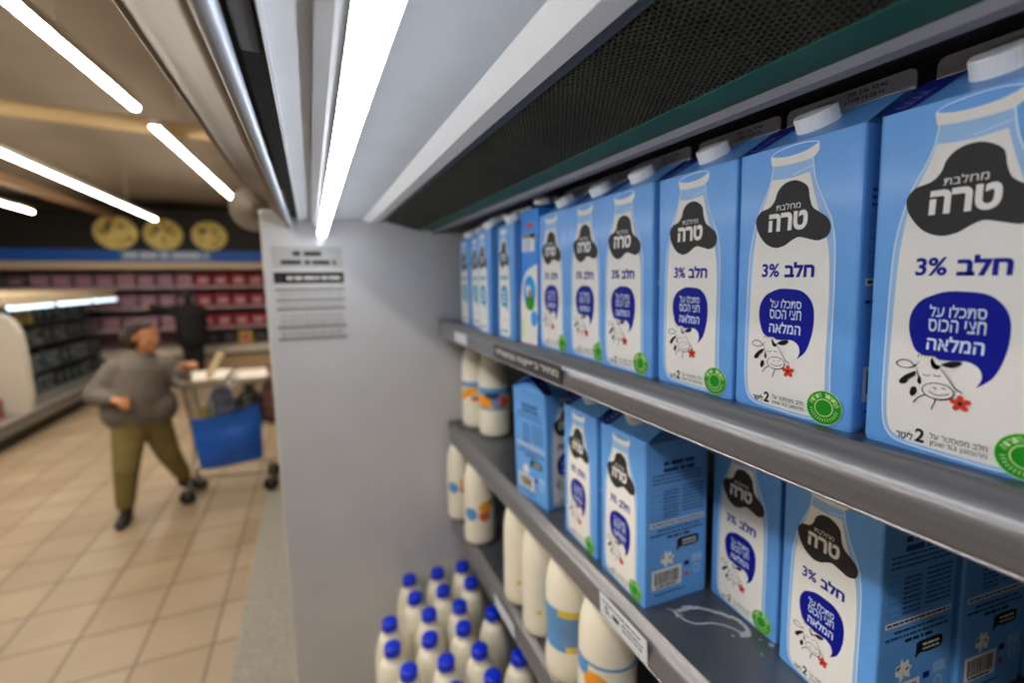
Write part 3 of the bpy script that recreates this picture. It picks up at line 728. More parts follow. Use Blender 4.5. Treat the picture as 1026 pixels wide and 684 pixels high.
mk('milk bottle with blue wrapped waist, lower shelf', .352, .580, ZS3, .040, .225, lab_wrap, .058, .130, .08)
mk('milk bottle with round orange mark under the price tag', .352, .478, ZS3, .041, .225, lab_sun, .072, .122)

# blue capped bottles on the base deck
ZD = .775; hB = 1.063 - ZD - .009
raw = [(.241, 1.43), (.336, 1.425), (.425, 1.425), (.24, 1.335), (.330, 1.33), (.424, 1.33), (.150, 1.255), (.246 + .018, 1.245), (.358, 1.24),
       (.142, 1.160), (.243, 1.150), (.342, 1.150), (.168, 1.066), (.264, 1.055), (.357, 1.055), (.358, .960), (.440, 1.17), (.446, .990), (.262, .962), (.168, .972)]
rows = ['in the back row', 'in the second row', 'in the middle', 'in the fourth row', 'in the near row', 'at the front corner']
proto_b = None
GL = 'blue capped milk bottles on the base deck'
for i, (x, y) in enumerate(raw):
    x *= .8; y *= .8
    l = ['blue capped bottle, back row, left end', 'blue capped bottle, back row, second from left', 'blue capped bottle, back row, half behind the shelf rail',
         'blue capped bottle, second row from the end panel, left end', 'blue capped bottle, second row from the end panel, middle', 'blue capped bottle, second row from the end panel, beside the rail',
         'blue capped bottle, third row from the end panel, left end', 'blue capped bottle, third row from the end panel, middle', 'blue capped bottle, third row from the end panel, right end',
         'blue capped bottle, fourth row from the end panel, left end', 'blue capped bottle, fourth row from the end panel, middle', 'blue capped bottle, fourth row from the end panel, right',
         'blue capped bottle, fifth row from the end panel, left', 'blue capped bottle, fifth row from the end panel, middle', 'blue capped bottle, fifth row from the end panel, right',
         'blue capped bottle cut by the bottom frame edge, beside the lower rail', 'blue capped bottle peeking from behind the white tag on the lower rail', 'blue capped bottle half hidden under the lower shelf rail near the bottom edge',
         'blue capped bottle, nearest row, middle', 'blue capped bottle, nearest row, left'][i]
    if proto_b is None:
        proto_b = make_bottle(l, GL, .0375, hB, M_bcap, None, loc=(x, y, ZD))
    else: dup(proto_b, (x, y, ZD), i * .7, l, GL)

# ------------------------------------------------------------------ far wall case
YB = 11.0; kb = YB / 9.5
def bx(x): return x * kb
def bz(z): return H + (z - H) * kb
M_blk = mat('fascia_black', (20, 18, 18), .6); M_blue = mat('fascia_blue', (14, 92, 190), .5); M_crm = mat('case_cream', (206, 186, 158), .5)
far = thing('meat_display_case', 'long refrigerated case across the far end under a black fascia', 'display case', (-2.6, YB, 0))
def fpart(mb, name, label=None): return part(mb, name, label, far)
XL, XR = -6.6, .6
b = MB(); b.box((XL, YB, bz(2.395)), (XR, YB + .1, bz(3.03)), M_blk); fpart(b, 'fascia', 'black fascia')
b = MB(); b.box((XL, YB - .03, bz(2.20)), (XR, YB + .1, bz(2.395)), M_blue); fpart(b, 'blue_band', 'blue lettering band')
b = MB(); b.box((bx(-2.82), YB - .036, bz(2.215)), (bx(-1.55), YB - .03, bz(2.385)), mat('band_pale', (88, 132, 196), .5))
P = Print(b, lambda u, v, l: (bx(-2.82) + u / 1000, YB - .037 - .001 * l, bz(2.23) + v / 1000))
P.dashes(60, 1400, 40, 110, mat('band_white', (196, 206, 222), .5), 0, 4); fpart(b, 'lettering')
b = MB(); b.box((XL, YB - .08, bz(2.08)), (XR, YB + .1, bz(2.20)), M_crm, .01); fpart(b, 'canopy_strip', 'cream canopy strip')
b = MB(); b.box((XL, YB + 1.05, .3), (XR, YB + 1.1, bz(2.2)), mat('case_mauve', (150, 116, 130), .6)); fpart(b, 'back_panel')
b = MB(); b.box((XL, YB + .1, bz(2.12)), (XR, YB + 1.1, bz(2.2)), M_crm); fpart(b, 'case_roof')
b = MB(); b.box((XL, YB - .15, bz(.60)), (XR, YB + 1.05, bz(.73)), mat('ledge_white', (212, 200, 182), .5), .01); fpart(b, 'ledge', 'pale front ledge')
b = MB(); b.box((XL, YB - .05, .0), (XR, YB + 1.0, bz(.56)), mat('plinth_beige', (196, 164, 126), .6)); b.box((XL, YB - .08, bz(.555)), (XR, YB + 1.0, bz(.60)), M_blk); fpart(b, 'base')  # beige base; the black strip paints in the shadow below the ledge
FSH = [1.05, 1.42, 1.78]
for z in FSH:
    b = MB(); b.box((XL, YB + .25, bz(z) - .03), (XR, YB + 1.05, bz(z)), mat('far_shelf', (140, 120, 124), .5)); b.box((XL, YB + .235, bz(z) - .035), (XR, YB + .25, bz(z) + .015), mat('far_rail', (186, 166, 172), .5)); fpart(b, 'shelf')
t = thing('tube_light', 'tube light behind the cream canopy strip of the far case', 'tube light', (-3, YB + .30, bz(2.155)))
b = MB(); b.tube([(-3.4, 0, -.02), (3.4, 0, -.02)], .02, mat('far_lamp_glow', (255, 226, 226), .5, emit=14, var=0), n=10); b.build('tube', t)
b = MB(); b.box((-3.4, -.02, 0), (3.4, .02, .045), M_house); b.build('housing', t)
# yellow discs on the fascia
M_gold = mat('disc_gold', (246, 222, 138), .6, var=.22, scale=5)
M_spot = mat('disc_spot', (176, 136, 66), .6, var=.2)
for i, (gx, gz, l) in enumerate(((-2.84, 2.67, 'leftmost of the three round yellow discs on the black fascia'), (-2.21, 2.655, 'middle of the three round yellow discs on the black fascia'), (-1.55, 2.65, 'rightmost of the three round yellow discs on the black fascia'))):
    t = thing('round_sign', l, 'sign', (bx(gx), YB - .002, bz(gz)), group='yellow discs on the far fascia')
    b = MB(); R_ = .335 - .014 * i
    b.lathe([(R_, 0), (R_, .03), (R_ * .97, .04), (0, .041)], M_gold, 40, M=Matrix.Rotation(PI / 2, 4, 'X') @ Matrix.Scale(.93, 4, (0, 1, 0)), cap=False); b.build('disc', t)
    r = random.Random(i)
    for k in range(7):
        s_ = MB(); P = Print(s_, lambda u, v, l_: (u / 1000, -.0435 - .001 * l_, v / 1000))
        a = r.uniform(0, 6.28); d = r.uniform(.3, .75) * R_ * 1000; P.disc(d * math.cos(a), d * .9 * math.sin(a), r.uniform(22, 60), M_spot, 0, r.uniform(16, 42), 14, a); s_.build('speck', t)
    for u, v, q, m_ in ((-.30, .30, 46, M_blk), (.30, .32, 40, M_spot)):
        s_ = MB(); P = Print(s_, lambda u, v, l_: (u / 1000, -.0455 - .001 * l_, v / 1000)); P.disc(u * R_ * 1000, v * R_ * 1000, q, m_, 0); s_.build('dark_spot', t)
# packages on the far shelves: one box kind, many copies
pk_m = {k: mat('pack_' + k, c, .5) for k, c in dict(mauve=(158, 122, 140), rose=(186, 140, 152), red=(170, 44, 66), dusk=(96, 76, 92), gold=(206, 166, 86), black=(34, 32, 36), pale=(206, 188, 192)).items()}
def pack_proto(key, w, h, dpt):
    b = MB(); b.box((-w / 2, 0, 0), (w / 2, dpt, h), pk_m[key], .012); b.box((-w * .3, -.002, h * .35), (w * .3, .002, h * .62), pk_m[dict(mauve='rose', rose='mauve', red='pale', dusk='mauve', gold='red', black='dusk', pale='rose')[key]], .0008)
    return b.mesh('packaged_product')
PK = {k: pack_proto(k, .27, .26, .3) for k in pk_m}
tier = ['bottom', 'lowest', 'middle', 'top']
def far_pack(x, z, key, label):
    o = bpy.data.objects.new('packaged_product', PK[key]); C.objects.link(o); o.location = (x, YB + .29, z)
    tag(o, label, 'package', 'packages in the far wall case')
nm = dict(mauve='mauve', rose='pink', red='dark red', dusk='dusky purple', gold='yellow', black='black', pale='pale')
for j, z in enumerate(FSH):
    for i in range(20):
        x = -6.2 + i * .32
        px_red = x > bx(-1.80)
        key = 'red' if px_red else ('dusk' if x < -4.6 else random.choice(('mauve', 'mauve', 'rose')))
        far_pack(x, bz(z), key, '%s package, %s in the %s row of the far case' % (nm[key], ('at the left end' if i == 0 else 'number %d from the left' % (i + 1)), ('lower', 'middle', 'upper')[j]))
for i in range(9):
    x = bx(-1.95) + i * .30 - .0
    key = ('gold', 'black', 'black')[i % 3] if i else 'gold'
    far_pack(x, bz(.73), key, '%s box number %d from the left on the pale ledge of the far case' % (nm[key], i + 1))

# ------------------------------------------------------------------ cold case along the left
M_lw = mat('left_case_white', (206, 198, 184), .5, var=.03); M_ldk = mat('left_case_dark', (26, 30, 30), .6); M_bump = mat('bumper_grey', (120, 114, 106), .5, var=.1)
lc = thing('low_display_case', 'low refrigerated case along the left aisle with white divider panel', 'display case', (-3.7, 8, 0))
def lpart(mb, name, label=None): return part(mb, name, label, lc)
b = MB(); b.box((-4.6, 4.5, 0), (-3.26, 10.76, .16), M_ldk); lpart(b, 'plinth')
b = MB(); b.extrude_y([(-4.6, .14), (-3.24, .14), (-3.20, .18), (-3.20, .24), (-3.24, .28), (-3.30, .30), (-4.6, .30)], 4.5, 10.76, M_bump); lpart(b, 'bumper', 'grey front bumper')
b = MB(); b.tube([(-3.205, 4.5, .31), (-3.205, 10.76, .31)], .025, mat('bumper_steel', (190, 184, 176), .3, .6), n=10); lpart(b, 'bumper_rail')
rc = [(-4.6, .3), (-3.26, .3), (-3.23, .5), (-3.23, 1.0), (-3.25, 1.28), (-3.31, 1.43), (-3.42, 1.51), (-3.6, 1.54), (-4.6, 1.54)]
b = MB(); b.extrude_y(rc, 7.35, 7.47, M_lw); lpart(b, 'divider_panel', 'white rounded divider panel')
b = MB(); b.box((-4.6, 7.47, .3), (-4.5, 10.76, 1.7), M_ldk); lpart(b, 'back_panel')
b = MB(); b.extrude_y([(-4.6, 1.58), (-3.40, 1.58), (-3.34, 1.62), (-3.34, 1.72), (-4.6, 1.78)], 7.3, 10.76, mat('left_canopy', (216, 196, 162), .5)); lpart(b, 'canopy', 'cream canopy')
for z in (.62, .98, 1.28):
    b = MB(); b.box((-4.5, 7.47, z - .02), (-3.62 - (z - .6) * .2, 10.76, z), mat('left_shelf', (60, 66, 66), .5)); lpart(b, 'shelf')
b = MB(); b.box((-4.5, 4.5, .30), (-4.4, 7.35, .9), M_lw); lpart(b, 'low_back')
for i, (y0, y1, l) in enumerate(((7.5, 8.5, 'nearest'), (8.72, 9.72, 'middle'), (9.92, 10.8, 'farthest'))):
    t = thing('canopy_light', '%s of the three light tubes under the left case canopy' % l, 'tube light', (-3.36, y0, 1.565), group='tubes of the left case')
    b = MB(); b.tube([(0, 0, 0), (0, y1 - y0, 0)], .028, mat('left_lamp_glow', (205, 226, 240), .4, emit=1.6, var=0), n=10); b.build('tube', t)
    b = MB(); b.box((-.02, 0, .012), (.02, y1 - y0, .03), M_house); b.build('housing', t)
lk = {k: mat('left_pack_' + k, c, .5) for k, c in dict(green=(28, 46, 42), teal=(42, 66, 68), grey=(96, 98, 100), yellow=(166, 140, 50), dark=(34, 38, 40), red=(150, 40, 32))
      .items()}
def lproto(key):
    b = MB(); b.box((-.12, -.09, 0), (.10, .09, .22), lk[key], .012); b.box((.099, -.06, .08), (.102, .06, .17), lk['grey'] if key != 'grey' else lk['dark'], .0008); return b.mesh('packaged_product')
LP = {k: lproto(k) for k in lk}
cn = dict(green='dark green', teal='teal', grey='grey', yellow='yellow', dark='black', red='red')
for j, z in enumerate((.30, .62, .98, 1.28)):
    for i in range(13):
        y = 7.65 + i * .25
        key = random.choice(('green', 'green', 'teal', 'dark', 'grey')) if not (j == 3 and i in (4, 5)) else 'yellow'
        o = bpy.data.objects.new('packaged_product', LP[key]); C.objects.link(o); o.location = (-3.62 - max(0, z - .6) * .2 - .12, y, z)
        tag(o, '%s package on level %d of the left case, %s' % (cn[key], j + 1, 'next to the white divider' if i == 0 else '%d beyond the divider' % i), 'package', 'packages in the left cold case')
for i in range(6):
    o = bpy.data.objects.new('packaged_product', LP['red']); C.objects.link(o); o.location = (-3.50, 5.85 + i * .25, .30)
    tag(o, 'red package %s before the white divider panel' % ('just' if i == 5 else '%d places' % (6 - i)), 'package', 'red packages before the divider')

# ------------------------------------------------------------------ people
def capsule(bm, a, c, r0, r1, sx=1.):
    a, c = Vector(a), Vector(c); d = c - a; L = d.length
    n = 16; q = d.to_track_quat('Z', 'Y').to_matrix() if L > 1e-6 else Matrix.Identity(3)
    rings = []
    for k in range(5): t = -PI / 2 + PI / 2 * k / 4; rings.append((r0 * math.cos(t), r0 * math.sin(t)))
    for k in range(5): t = PI / 2 * k / 4; rings.append((r1 * math.cos(t), L + r1 * math.sin(t)))
    grid = [[bm.verts.new(a + q @ Vector((r * math.cos(2 * PI * i / n), r * math.sin(2 * PI * i / n), z))) for i in range(n)] for r, z in ((max(r, 1e-4), z) for r, z in rings)]
    for j in range(len(grid) - 1):
        for i in range(n): bm.faces.new((grid[j][i], grid[j][(i + 1) % n], grid[j + 1][(i + 1) % n], grid[j + 1][i]))
    bm.faces.new(grid[0][::-1]); bm.faces.new(grid[-1])
def ellipsoid(bm, c, r, rot=None):
    res = bmesh.ops.create_uvsphere(bm, u_segments=20, v_segments=14, radius=1)
    for v in res['verts']:
        p = Vector((v.co.x * r[0], v.co.y * r[1], v.co.z * r[2])); v.co = Vector(c) + (rot @ p if rot else p)
def flesh(name, parts, m, vox, parent=None, smooth=4):
    bm = bmesh.new()
    for p in parts:
        if p[0] == 'c': capsule(bm, *p[1:])
        else: ellipsoid(bm, *p[1:])
    me = bpy.data.meshes.new(name); bm.to_mesh(me); bm.free(); me.materials.append(m)
    o = bpy.data.objects.new(name, me); C.objects.link(o)
    r = o.modifiers.new('remesh', 'REMESH'); r.mode = 'VOXEL'; r.voxel_size = vox; r.use_smooth_shade = True
    s = o.modifiers.new('smooth', 'SMOOTH'); s.iterations = smooth; s.factor = .5
    if parent: o.parent = parent; o.matrix_parent_inverse = Matrix.Translation(-Vector(parent.location))
    return o
M_skin = mat('skin', (196, 132, 92), .55, var=.05, scale=20, sss=.05)
M_skin2 = mat('skin_pale', (200, 146, 116), .55, var=.05)
def hand(parts, w, d, up, thumb_side, curl=.5, k=1.):
    """palm, four bent fingers of unequal length and a thumb leaving the side of the palm"""
    w, d, up = Vector(w), Vector(d).normalized(), Vector(up).normalized(); s = d.cross(up).normalized()
    parts.append(('c', w, w + d * .03 * k, .024 * k, .027 * k))
    for q in (-1, 0, 1): parts.append(('c', w + d * .02 * k + s * .016 * q * k, w + d * .08 * k + s * .024 * q * k, .017 * k, .014 * k))
    for i, (off, L) in enumerate(((-.030, .062), (-.010, .078), (.010, .072), (.029, .055))):
        p = w + d * .085 * k + s * off * k; dd = (d - up * curl).normalized(); q = p + dd * L * .5 * k; d2 = (d - up * curl * 2.4).normalized(); e = q + d2 * L * .5 * k
        parts.append(('c', p, q, .0105 * k, .0098 * k)); parts.append(('c', q, e, .0098 * k, .0085 * k))
    b0 = w + d * .03 * k + s * thumb_side * .026 * k; b1 = b0 + (d * .6 + s * thumb_side * .9).normalized() * .035 * k; b2 = b1 + (d * .95 + s * thumb_side * .2 - up * .3).normalized() * .03 * k
    parts.append(('c', b0, b1, .013 * k, .0115 * k)); parts.append(('c', b1, b2, .0115 * k, .0095 * k))
def head(parts, c, f, k=1.):
    """skull, jaw, nose, brow, lips and ears; f is the way the face looks"""
    c, f = Vector(c), Vector(f).normalized(); up = Vector((0, 0, 1)); s = f.cross(up).normalized(); u2 = s.cross(f)
    R_ = Matrix((s, f, u2)).transposed()
    E_ = lambda o, r: parts.append(('e', c + R_ @ (Vector(o) * k), tuple(x * k for x in r), R_))
    E_((0, -.012, .025), (.074, .093, .088)); E_((0, .022, -.035), (.058, .066, .072)); E_((0, .050, -.078), (.034, .034, .028))
    E_((0, .094, -.014), (.012, .020, .019)); E_((0, .082, .008), (.009, .014, .026)); E_((0, .084, -.047), (.024, .010, .007)); E_((0, .081, -.057), (.021, .010, .007))
    E_((-.028, .074, .022), (.022, .012, .008)); E_((.028, .074, .022), (.022, .012, .008)); E_((-.034, .066, -.02), (.022, .018, .018)); E_((.034, .066, -.02), (.022, .018, .018))
    for q in (-1, 1): E_((q * .076, -.006, -.004), (.010, .020, .032))
    return R_
def eyes_mesh(parent, c, R_, k=1.):
    b = MB(); Mw = mat('eye_white', (226, 220, 212), .3); Md = mat('eye_dark', (30, 20, 16), .3)
    for q in (-1, 1):
        p = Vector(c) + R_ @ (Vector((q * .028, .077, .006)) * k); b.ball(p, .0092 * k, Mw, (1.1, 1, .55), 10); p2 = Vector(c) + R_ @ (Vector((q * .028, .0835, .006)) * k); b.ball(p2, .0045 * k, Md, n=8)
    o = b.build('eyes'); o.parent = parent; o.matrix_parent_inverse = Matrix.Translation(-Vector(parent.location))
def shoe(b, heel, d, m, k=1.):
    heel, d = Vector(heel), Vector(d).normalized(); s = Vector((d.y, -d.x, 0))
    R_ = Matrix((s, d, Vector((0, 0, 1)))).transposed()
    return [('e', heel + R_ @ Vector((0, .06, .045)) * k, (.044 * k, .115 * k, .045 * k), R_), ('e', heel + R_ @ Vector((0, .14, .035)) * k, (.047 * k, .085 * k, .035 * k), R_), ('e', heel + R_ @ Vector((0, .0, .06)) * k, (.042 * k, .05 * k, .06 * k), R_),
            ('c', heel + R_ @ Vector((0, .0, .018)) * k, heel + R_ @ Vector((0, .19, .016)) * k, .018 * k, .016 * k)]

# woman in the aisle
wo = thing('person', 'person in grey sweatshirt and olive trousers stepping beside the cart', 'person', (-1.31, 4.46, 0))
hc = Vector((-1.225, 4.42, 1.432)); face = Vector((.80, -.52, -.10))
body = []
Rh = head(body, hc, face, 1.1)
body += [('c', (-1.255, 4.455, 1.25), (-1.24, 4.435, 1.36), .058, .054), ('c', (-1.30, 4.46, .86), (-1.29, 4.46, 1.08), .14, .15), ('c', (-1.36, 4.45, 1.17), (-1.19, 4.49, 1.17), .07, .07), ('c', (-1.36, 4.44, .80), (-1.26, 4.49, .80), .13, .13),
         ('c', (-1.43, 4.43, 1.20), (-1.535, 4.36, 1.02), .055, .045), ('c', (-1.535, 4.36, 1.02), (-1.415, 4.235, .995), .043, .030),
         ('c', (-1.14, 4.50, 1.20), (-1.05, 4.52, 1.06), .055, .045), ('c', (-1.05, 4.52, 1.06), (-.985, 4.40, 1.16), .043, .030),
         ('c', (-1.375, 4.42, .76), (-1.40, 4.31, .42), .095, .062), ('c', (-1.40, 4.31, .42), (-1.445, 4.33, .09), .06, .038),
         ('c', (-1.255, 4.50, .76), (-1.20, 4.60, .40), .095, .062), ('c', (-1.20, 4.60, .40), (-1.155, 4.76, .12), .06, .038)]
hand(body, (-1.41, 4.232, .995), (.75, -.55, -.12), (.1, -.1, 1), -1, .7); hand(body, (-.982, 4.395, 1.165), (.55, -.45, .45), (0, .2, 1), 1, .8)
ob = flesh('body', body, M_skin, .0075, wo, 2)
eyes_mesh(wo, hc, Rh, 1.1)
hair = [('e', hc + Rh @ Vector((0, -.034, .046)), (.094, .098, .092), Rh), ('e', hc + Rh @ Vector((0, -.095, -.02)), (.080, .060, .085), Rh), ('e', hc + Rh @ Vector((.005, -.150, -.03)), (.055, .055, .058), Rh),
        ('e', hc + Rh @ Vector((-.074, -.03, -.01)), (.026, .045, .085), Rh), ('e', hc + Rh @ Vector((.074, -.03, -.01)), (.026, .045, .085), Rh), ('e', hc + Rh @ Vector((.02, .030, .096)), (.060, .045, .022), Rh)]
flesh('hair', hair, mat('hair_dark', (46, 28, 20), .8, var=.3, scale=60), .008, wo, 2)
sweat = [('c', (-1.315, 4.46, .87), (-1.31, 4.46, .98), .185, .195), ('c', (-1.31, 4.46, .98), (-1.285, 4.46, 1.13), .20, .175), ('c', (-1.385, 4.44, 1.18), (-1.18, 4.49, 1.18), .095, .095), ('c', (-1.25, 4.455, 1.23), (-1.245, 4.445, 1.275), .085, .072),
         ('c', (-1.40, 4.435, .86), (-1.23, 4.48, .86), .165, .165),
         ('c', (-1.43, 4.43, 1.18), (-1.545, 4.36, 1.01), .092, .080), ('c', (-1.545, 4.36, 1.01), (-1.43, 4.245, .995), .075, .052),
         ('c', (-1.13, 4.50, 1.18), (-1.045, 4.53, 1.05), .090, .078), ('c', (-1.045, 4.53, 1.05), (-.992, 4.42, 1.14), .074, .05)]
flesh('sweatshirt', sweat, mat('sweat_grey', (112, 104, 97), .9, var=.10, scale=14), .012, wo, 5)
tr = [('c', (-1.37, 4.44, .80), (-1.26, 4.49, .80), .150, .150), ('c', (-1.385, 4.42, .74), (-1.405, 4.31, .42), .118, .086), ('c', (-1.405, 4.31, .42), (-1.445, 4.33, .13), .084, .064),
      ('c', (-1.25, 4.50, .74), (-1.20, 4.60, .40), .118, .086), ('c', (-1.20, 4.60, .40), (-1.155, 4.755, .15), .084, .064)]
flesh('trousers', tr, mat('trouser_olive', (128, 112, 66), .9, var=.1, scale=14), .012, wo, 5)
sh = shoe(None, (-1.445, 4.34, .0), (.05, -1, 0), None); flesh('shoe', sh, mat('shoe_black', (22, 20, 20), .6), .008, wo, 2)
sh = shoe(None, (-1.16, 4.77, .02), (.9, -.4, 0), None); flesh('shoe', sh, mat('shoe_black', (22, 20, 20), .6), .008, wo, 2)

# person in black at the far case
k2 = 10.2 / 8.6
dk = thing('person', 'person in a black coat reaching into the far case', 'person', (-2.12, 10.2, 0))
hc2 = Vector((-2.14, 10.2, 1.60)); f2 = Vector((-.5, .85, -.1)); body = []
R2 = head(body, hc2, f2)
body += [('c', (-2.12, 10.2, 1.40), (-2.135, 10.2, 1.53), .056, .052), ('c', (-2.10, 10.2, .95), (-2.11, 10.2, 1.25), .13, .14), ('c', (-2.25, 10.2, 1.36), (-1.97, 10.2, 1.34), .075, .075), ('c', (-2.17, 10.2, .9), (-2.03, 10.2, .9), .11, .11),
         ('c', (-2.27, 10.2, 1.37), (-2.46, 10.24, 1.34), .05, .042), ('c', (-2.46, 10.24, 1.34), (-2.70, 10.30, 1.42), .04, .028), ('c', (-1.95, 10.2, 1.34), (-1.90, 10.22, 1.08), .05, .042), ('c', (-1.90, 10.22, 1.08), (-1.96, 10.4, .98), .04, .028),
         ('c', (-2.18, 10.2, .86), (-2.18, 10.18, .48), .09, .06), ('c', (-2.18, 10.18, .48), (-2.18, 10.22, .09), .058, .04), ('c', (-2.02, 10.2, .86), (-2.02, 10.20, .48), .09, .06), ('c', (-2.02, 10.20, .48), (-2.02, 10.24, .09), .058, .04)]
hand(body, (-2.70, 10.30, 1.42), (-.9, .3, .2), (0, 0, 1), 1, .4); hand(body, (-1.96, 10.4, .98), (-.3, .9, -.2), (0, 0, 1), -1, .5)
flesh('body', body, M_skin2, .0085, dk, 2); eyes_mesh(dk, hc2, R2)
flesh('hair', [('e', hc2 + R2 @ Vector((0, -.02, .035)), (.09, .096, .09), R2), ('e', hc2 + R2 @ Vector((0, -.07, -.03)), (.08, .05, .085), R2)], mat('hair_black', (16, 14, 14), .6), .01, dk, 2)
M_coat = mat('coat_black', (20, 18, 19), .9, var=.15)
flesh('coat', [('c', (-2.14, 10.2, .80), (-2.02, 10.2, .82), .20, .20), ('c', (-2.10, 10.2, .85), (-2.10, 10.2, 1.22), .25, .24), ('c', (-2.28, 10.2, 1.32), (-1.94, 10.2, 1.30), .13, .13), ('c', (-2.11, 10.2, 1.42), (-2.12, 10.2, 1.46), .09, .075),
               ('c', (-2.27, 10.2, 1.36), (-2.46, 10.24, 1.34), .10, .078), ('c', (-2.46, 10.24, 1.34), (-2.68, 10.295, 1.41), .076, .06), ('c', (-1.95, 10.2, 1.32), (-1.89, 10.22, 1.08), .085, .07), ('c', (-1.89, 10.22, 1.08), (-1.955, 10.38, .985), .068, .05)], M_coat, .014, dk, 5)
flesh('trousers', [('c', (-2.18, 10.2, .86), (-2.18, 10.18, .48), .115, .085), ('c', (-2.18, 10.18, .48), (-2.18, 10.22, .12), .084, .06), ('c', (-2.02, 10.2, .86), (-2.02, 10.20, .48), .115, .085), ('c', (-2.02, 10.2, .48), (-2.02, 10.24, .12), .084, .06)], mat('trouser_black', (24, 22, 24), .9), .012, dk, 4)
for x in (-2.18, -2.02): flesh('shoe', shoe(None, (x, 10.2, 0), (-.2, 1, 0), None), mat('shoe_black', (22, 20, 20), .6), .009, dk, 2)

# ------------------------------------------------------------------ shopping cart
M_chr = mat('cart_chrome', (176, 174, 170), .3, .8); M_gr = mat('cart_plastic', (150, 148, 150), .5); M_rub = mat('wheel_rubber', (26, 26, 28), .7)
ct = thing('shopping_cart', 'wire shopping cart with a blue bag on its side', 'shopping cart', (-.75, 4.55, 0))
def cpart(mb, name, label=None): return part(mb, name, label, ct)
xA, xB, yA, yB, zT, zb = -1.02, -.22, 4.36, 4.82, 1.02, .56
b = MB()
top = [(xA, yA, zT), (xB, yA + .05, zT - .04), (xB, yB - .05, zT - .04), (xA, yB, zT)]; bot = [(xA + .06, yA + .05, zb), (xB - .08, yA + .09, zb + .04), (xB - .08, yB - .09, zb + .04), (xA + .06, yB - .05, zb)]
b.tube(top, .009, M_chr, closed=True); b.tube(bot, .006, M_chr, closed=True)
L3 = lambda p, q, s: tuple(p[i] + (q[i] - p[i]) * s for i in range(3))
for i in range(4):
    n = 16 if i % 2 == 0 else 9
    for k in range(n + 1): b.tube([L3(top[i], top[(i + 1) % 4], k / n), L3(bot[i], bot[(i + 1) % 4], k / n)], .0028, M_chr, n=5)
for s in (.25, .5, .75): b.tube([L3(top[i], bot[i], s) for i in range(4)], .0032, M_chr, n=5, closed=True)
for k in range(1, 10): b.tube([L3(bot[0], bot[1], k / 10), L3(bot[3], bot[2], k / 10)], .0028, M_chr, n=5)
cpart(b, 'wire_basket', 'steel wire basket')
for q in ((xA - .0, yA + .06), (xA - .0, yB - .06)):
    b = MB(); b.tube([(xA + .01, q[1], zT - .02), (xA + .05, q[1], zb), (xA + .02, q[1], .22), (xA + .56, q[1], .17)], .011, M_chr); cpart(b, 'frame')
b = MB(); b.tube([(xA + .02, yA + .06, .22), (xA + .02, yB - .06, .22)], .010, M_chr); b.tube([(xA + .56, yA + .06, .17), (xA + .56, yB - .06, .17)], .010, M_chr); cpart(b, 'lower_crossbar')
b = MB(); b.tube([(xA - .02, yA, zT + .06), (xA - .02, yB, zT + .06)], .016, M_gr); b.tube([(xA, yA, zT), (xA - .02, yA, zT + .06)], .01, M_gr); b.tube([(xA, yB, zT), (xA - .02, yB, zT + .06)], .01, M_gr); cpart(b, 'handle', 'pale grey push handle')
for x, y in ((-1.06, 4.42), (-1.06, 4.76), (-.437, 4.42), (-.437, 4.76)):
    b = MB(); b.lathe([(.02, -.014), (.056, -.014), (.06, -.009), (.06, .009), (.056, .014), (.02, .014)], M_rub, 24, M=Matrix.Translation((x, y, .06)) @ Matrix.Rotation(PI / 2, 4, 'X')); w = cpart(b, 'wheel', 'black rubber wheel')
    b = MB(); b.tube([(x, y - .02, .06), (x + .02, y - .02, .16), (x + .03, y, .205)], .006, M_chr); b.tube([(x, y + .02, .06), (x + .02, y + .02, .16), (x + .03, y, .205)], .006, M_chr); cpart(b, 'wheel_fork')
# blue bag hung on the near side
def bag():
    t = thing('shopping_bag', 'large blue shopping bag hanging on the near side of the cart', 'bag', (-.70, 4.26, .335))
    M = mat('bag_blue', (10, 84, 178), .45, var=.12, scale=9)
    nx, nz = 14, 12; front, back = [], []
    for j in range(nz + 1):
        v = j / nz
        for i in range(nx + 1):
            u = i / nx
            xl = -.215 - .035 * v; xr = .235 + .01 * math.sin(v * 3)
            x = xl + (xr - xl) * u; z = .03 * u * (1 - v) + (.43 + .075 * u - .03 * math.sin(u * PI)) * v + .02 * (1 - v) * abs(u - .5)
            bul = math.sin(u * PI) ** .6 * (.35 + .65 * math.sin(min(1, v * 1.2 + .1) * PI) ** .7)
            front.append((x, -.055 * bul - .006 * math.sin(u * 9 + v * 5), z)); back.append((x, .035 * bul, z))
    N = len(front); b = MB(); I = lambda i, j: j * (nx + 1) + i
    fs = [(I(i, j), I(i + 1, j), I(i + 1, j + 1), I(i, j + 1)) for i in range(nx) for j in range(nz)]
    b.add(front, fs, M, True); b.add(back, [f[::-1] for f in fs], M, True)
    rim = [I(i, 0) for i in range(nx + 1)]; b.add(front + back, [(I(i, 0), N + I(i, 0), N + I(i + 1, 0), I(i + 1, 0)) for i in range(nx)], M)
    b.add(front + back, [(I(0, j), I(0, j + 1), N + I(0, j + 1), N + I(0, j)) for j in range(nz)] + [(I(nx, j), N + I(nx, j), N + I(nx, j + 1), I(nx, j + 1)) for j in range(nz)], M)
    b.build('bag_body', t)
    h = MB(); h.tube([(-.12, -.01, .42), (-.11, .01, .56), (-.06, .03, .665), (.02, .03, .665), (.06, .01, .56), (.07, -.01, .44)], .007, mat('bag_strap', (14, 60, 130), .6)); h.build('strap', t)
bag()
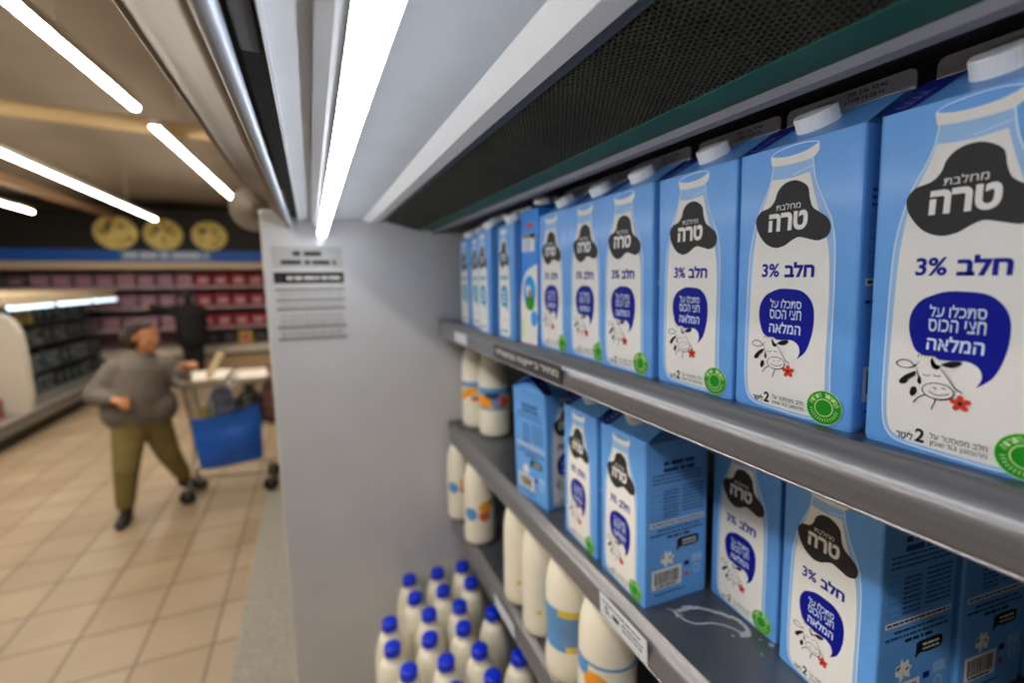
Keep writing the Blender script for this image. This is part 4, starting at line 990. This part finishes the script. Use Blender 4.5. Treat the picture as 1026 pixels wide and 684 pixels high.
# things in the cart
def boxthing(name, label, cat, c, sz, m, rot=(0, 0, 0), bev=.006, extra=None):
    b = MB(); b.box((-sz[0] / 2, -sz[1] / 2, 0), (sz[0] / 2, sz[1] / 2, sz[2]), m, bev)
    if extra: extra(b)
    o = b.build(name); o.location = c; o.rotation_euler = rot; tag(o, label, cat); return o
M_tray_w = mat('tray_white', (222, 214, 202), .5)
def tray(label, c, sx, sy):
    b = MB(); o = [(-sx, -sy), (sx, -sy), (sx, sy), (-sx, sy)]
    v = [(x, y, .035) for x, y in o] + [(x * .85, y * .85, 0) for x, y in o] + [(x * .95, y * .93, .033) for x, y in o] + [(x * .82, y * .82, .004) for x, y in o]
    b.add(v, [(4, 7, 6, 5)] + [(i, 4 + i, 4 + (i + 1) % 4, (i + 1) % 4) for i in range(4)] + [(8 + i, 8 + (i + 1) % 4, (i + 1) % 4, i)[::-1] for i in range(4)] + [(8 + i, 8 + (i + 1) % 4, 12 + (i + 1) % 4, 12 + i) for i in range(4)] + [(12, 13, 14, 15)], M_tray_w)
    t_ = b.build('food_tray'); t_.location = c; tag(t_, label, 'tray')
tray('white tray on the left end of the cart', (-.86, 4.57, zT + .01), .155, .24)
boxthing('paper_box', 'narrow cream box leaning up out of the cart', 'box', (-.845, 4.52, 1.055), (.05, .08, .22), mat('box_cream', (214, 196, 152), .6), (0, math.radians(28), 0))
tray('white tray farther right on the cart rim, beside the black bag', (-.52, 4.58, zT - .005), .16, .22)
boxthing('packet', 'yellow green packet low in the cart above the blue bag', 'packet', (-.88, 4.50, .575), (.10, .10, .24), mat('packet_yellow', (160, 156, 50), .5), (0, 0, .2), .015)
boxthing('packet', 'grey blue packet in the middle of the cart', 'packet', (-.76, 4.52, .575), (.13, .14, .36), mat('packet_greyblue', (88, 96, 124), .5), (0, 0, -.1), .02)
def sack(label, c, r, h, m):
    b = MB(); b.lathe([(0, 0), (r * .8, .0), (r, h * .15), (r * .97, h * .45), (r * .75, h * .7), (r * .32, h * .86), (r * .25, h * .9), (r * .45, h), (r * .3, h * .98), (0, h * .9)], m, 22, cap=False)
    r_ = random.Random(4); b.v = [(x * (1 + .08 * math.sin(5 * math.atan2(y, x) + z * 20)), y * (1 + .08 * math.sin(5 * math.atan2(y, x) + z * 20)), z) for x, y, z in b.v]
    o = b.build('carrier_bag'); o.location = c; tag(o, label, 'bag')
sack('black tied bag inside the cart behind the blue bag', (-.56, 4.54, .60), .13, .36, mat('sack_black', (24, 24, 28), .4))
sack('reddish brown bundle at the right end of the cart', (-.37, 4.52, .61), .10, .50, mat('sack_brown', (110, 66, 52), .7, var=.2))
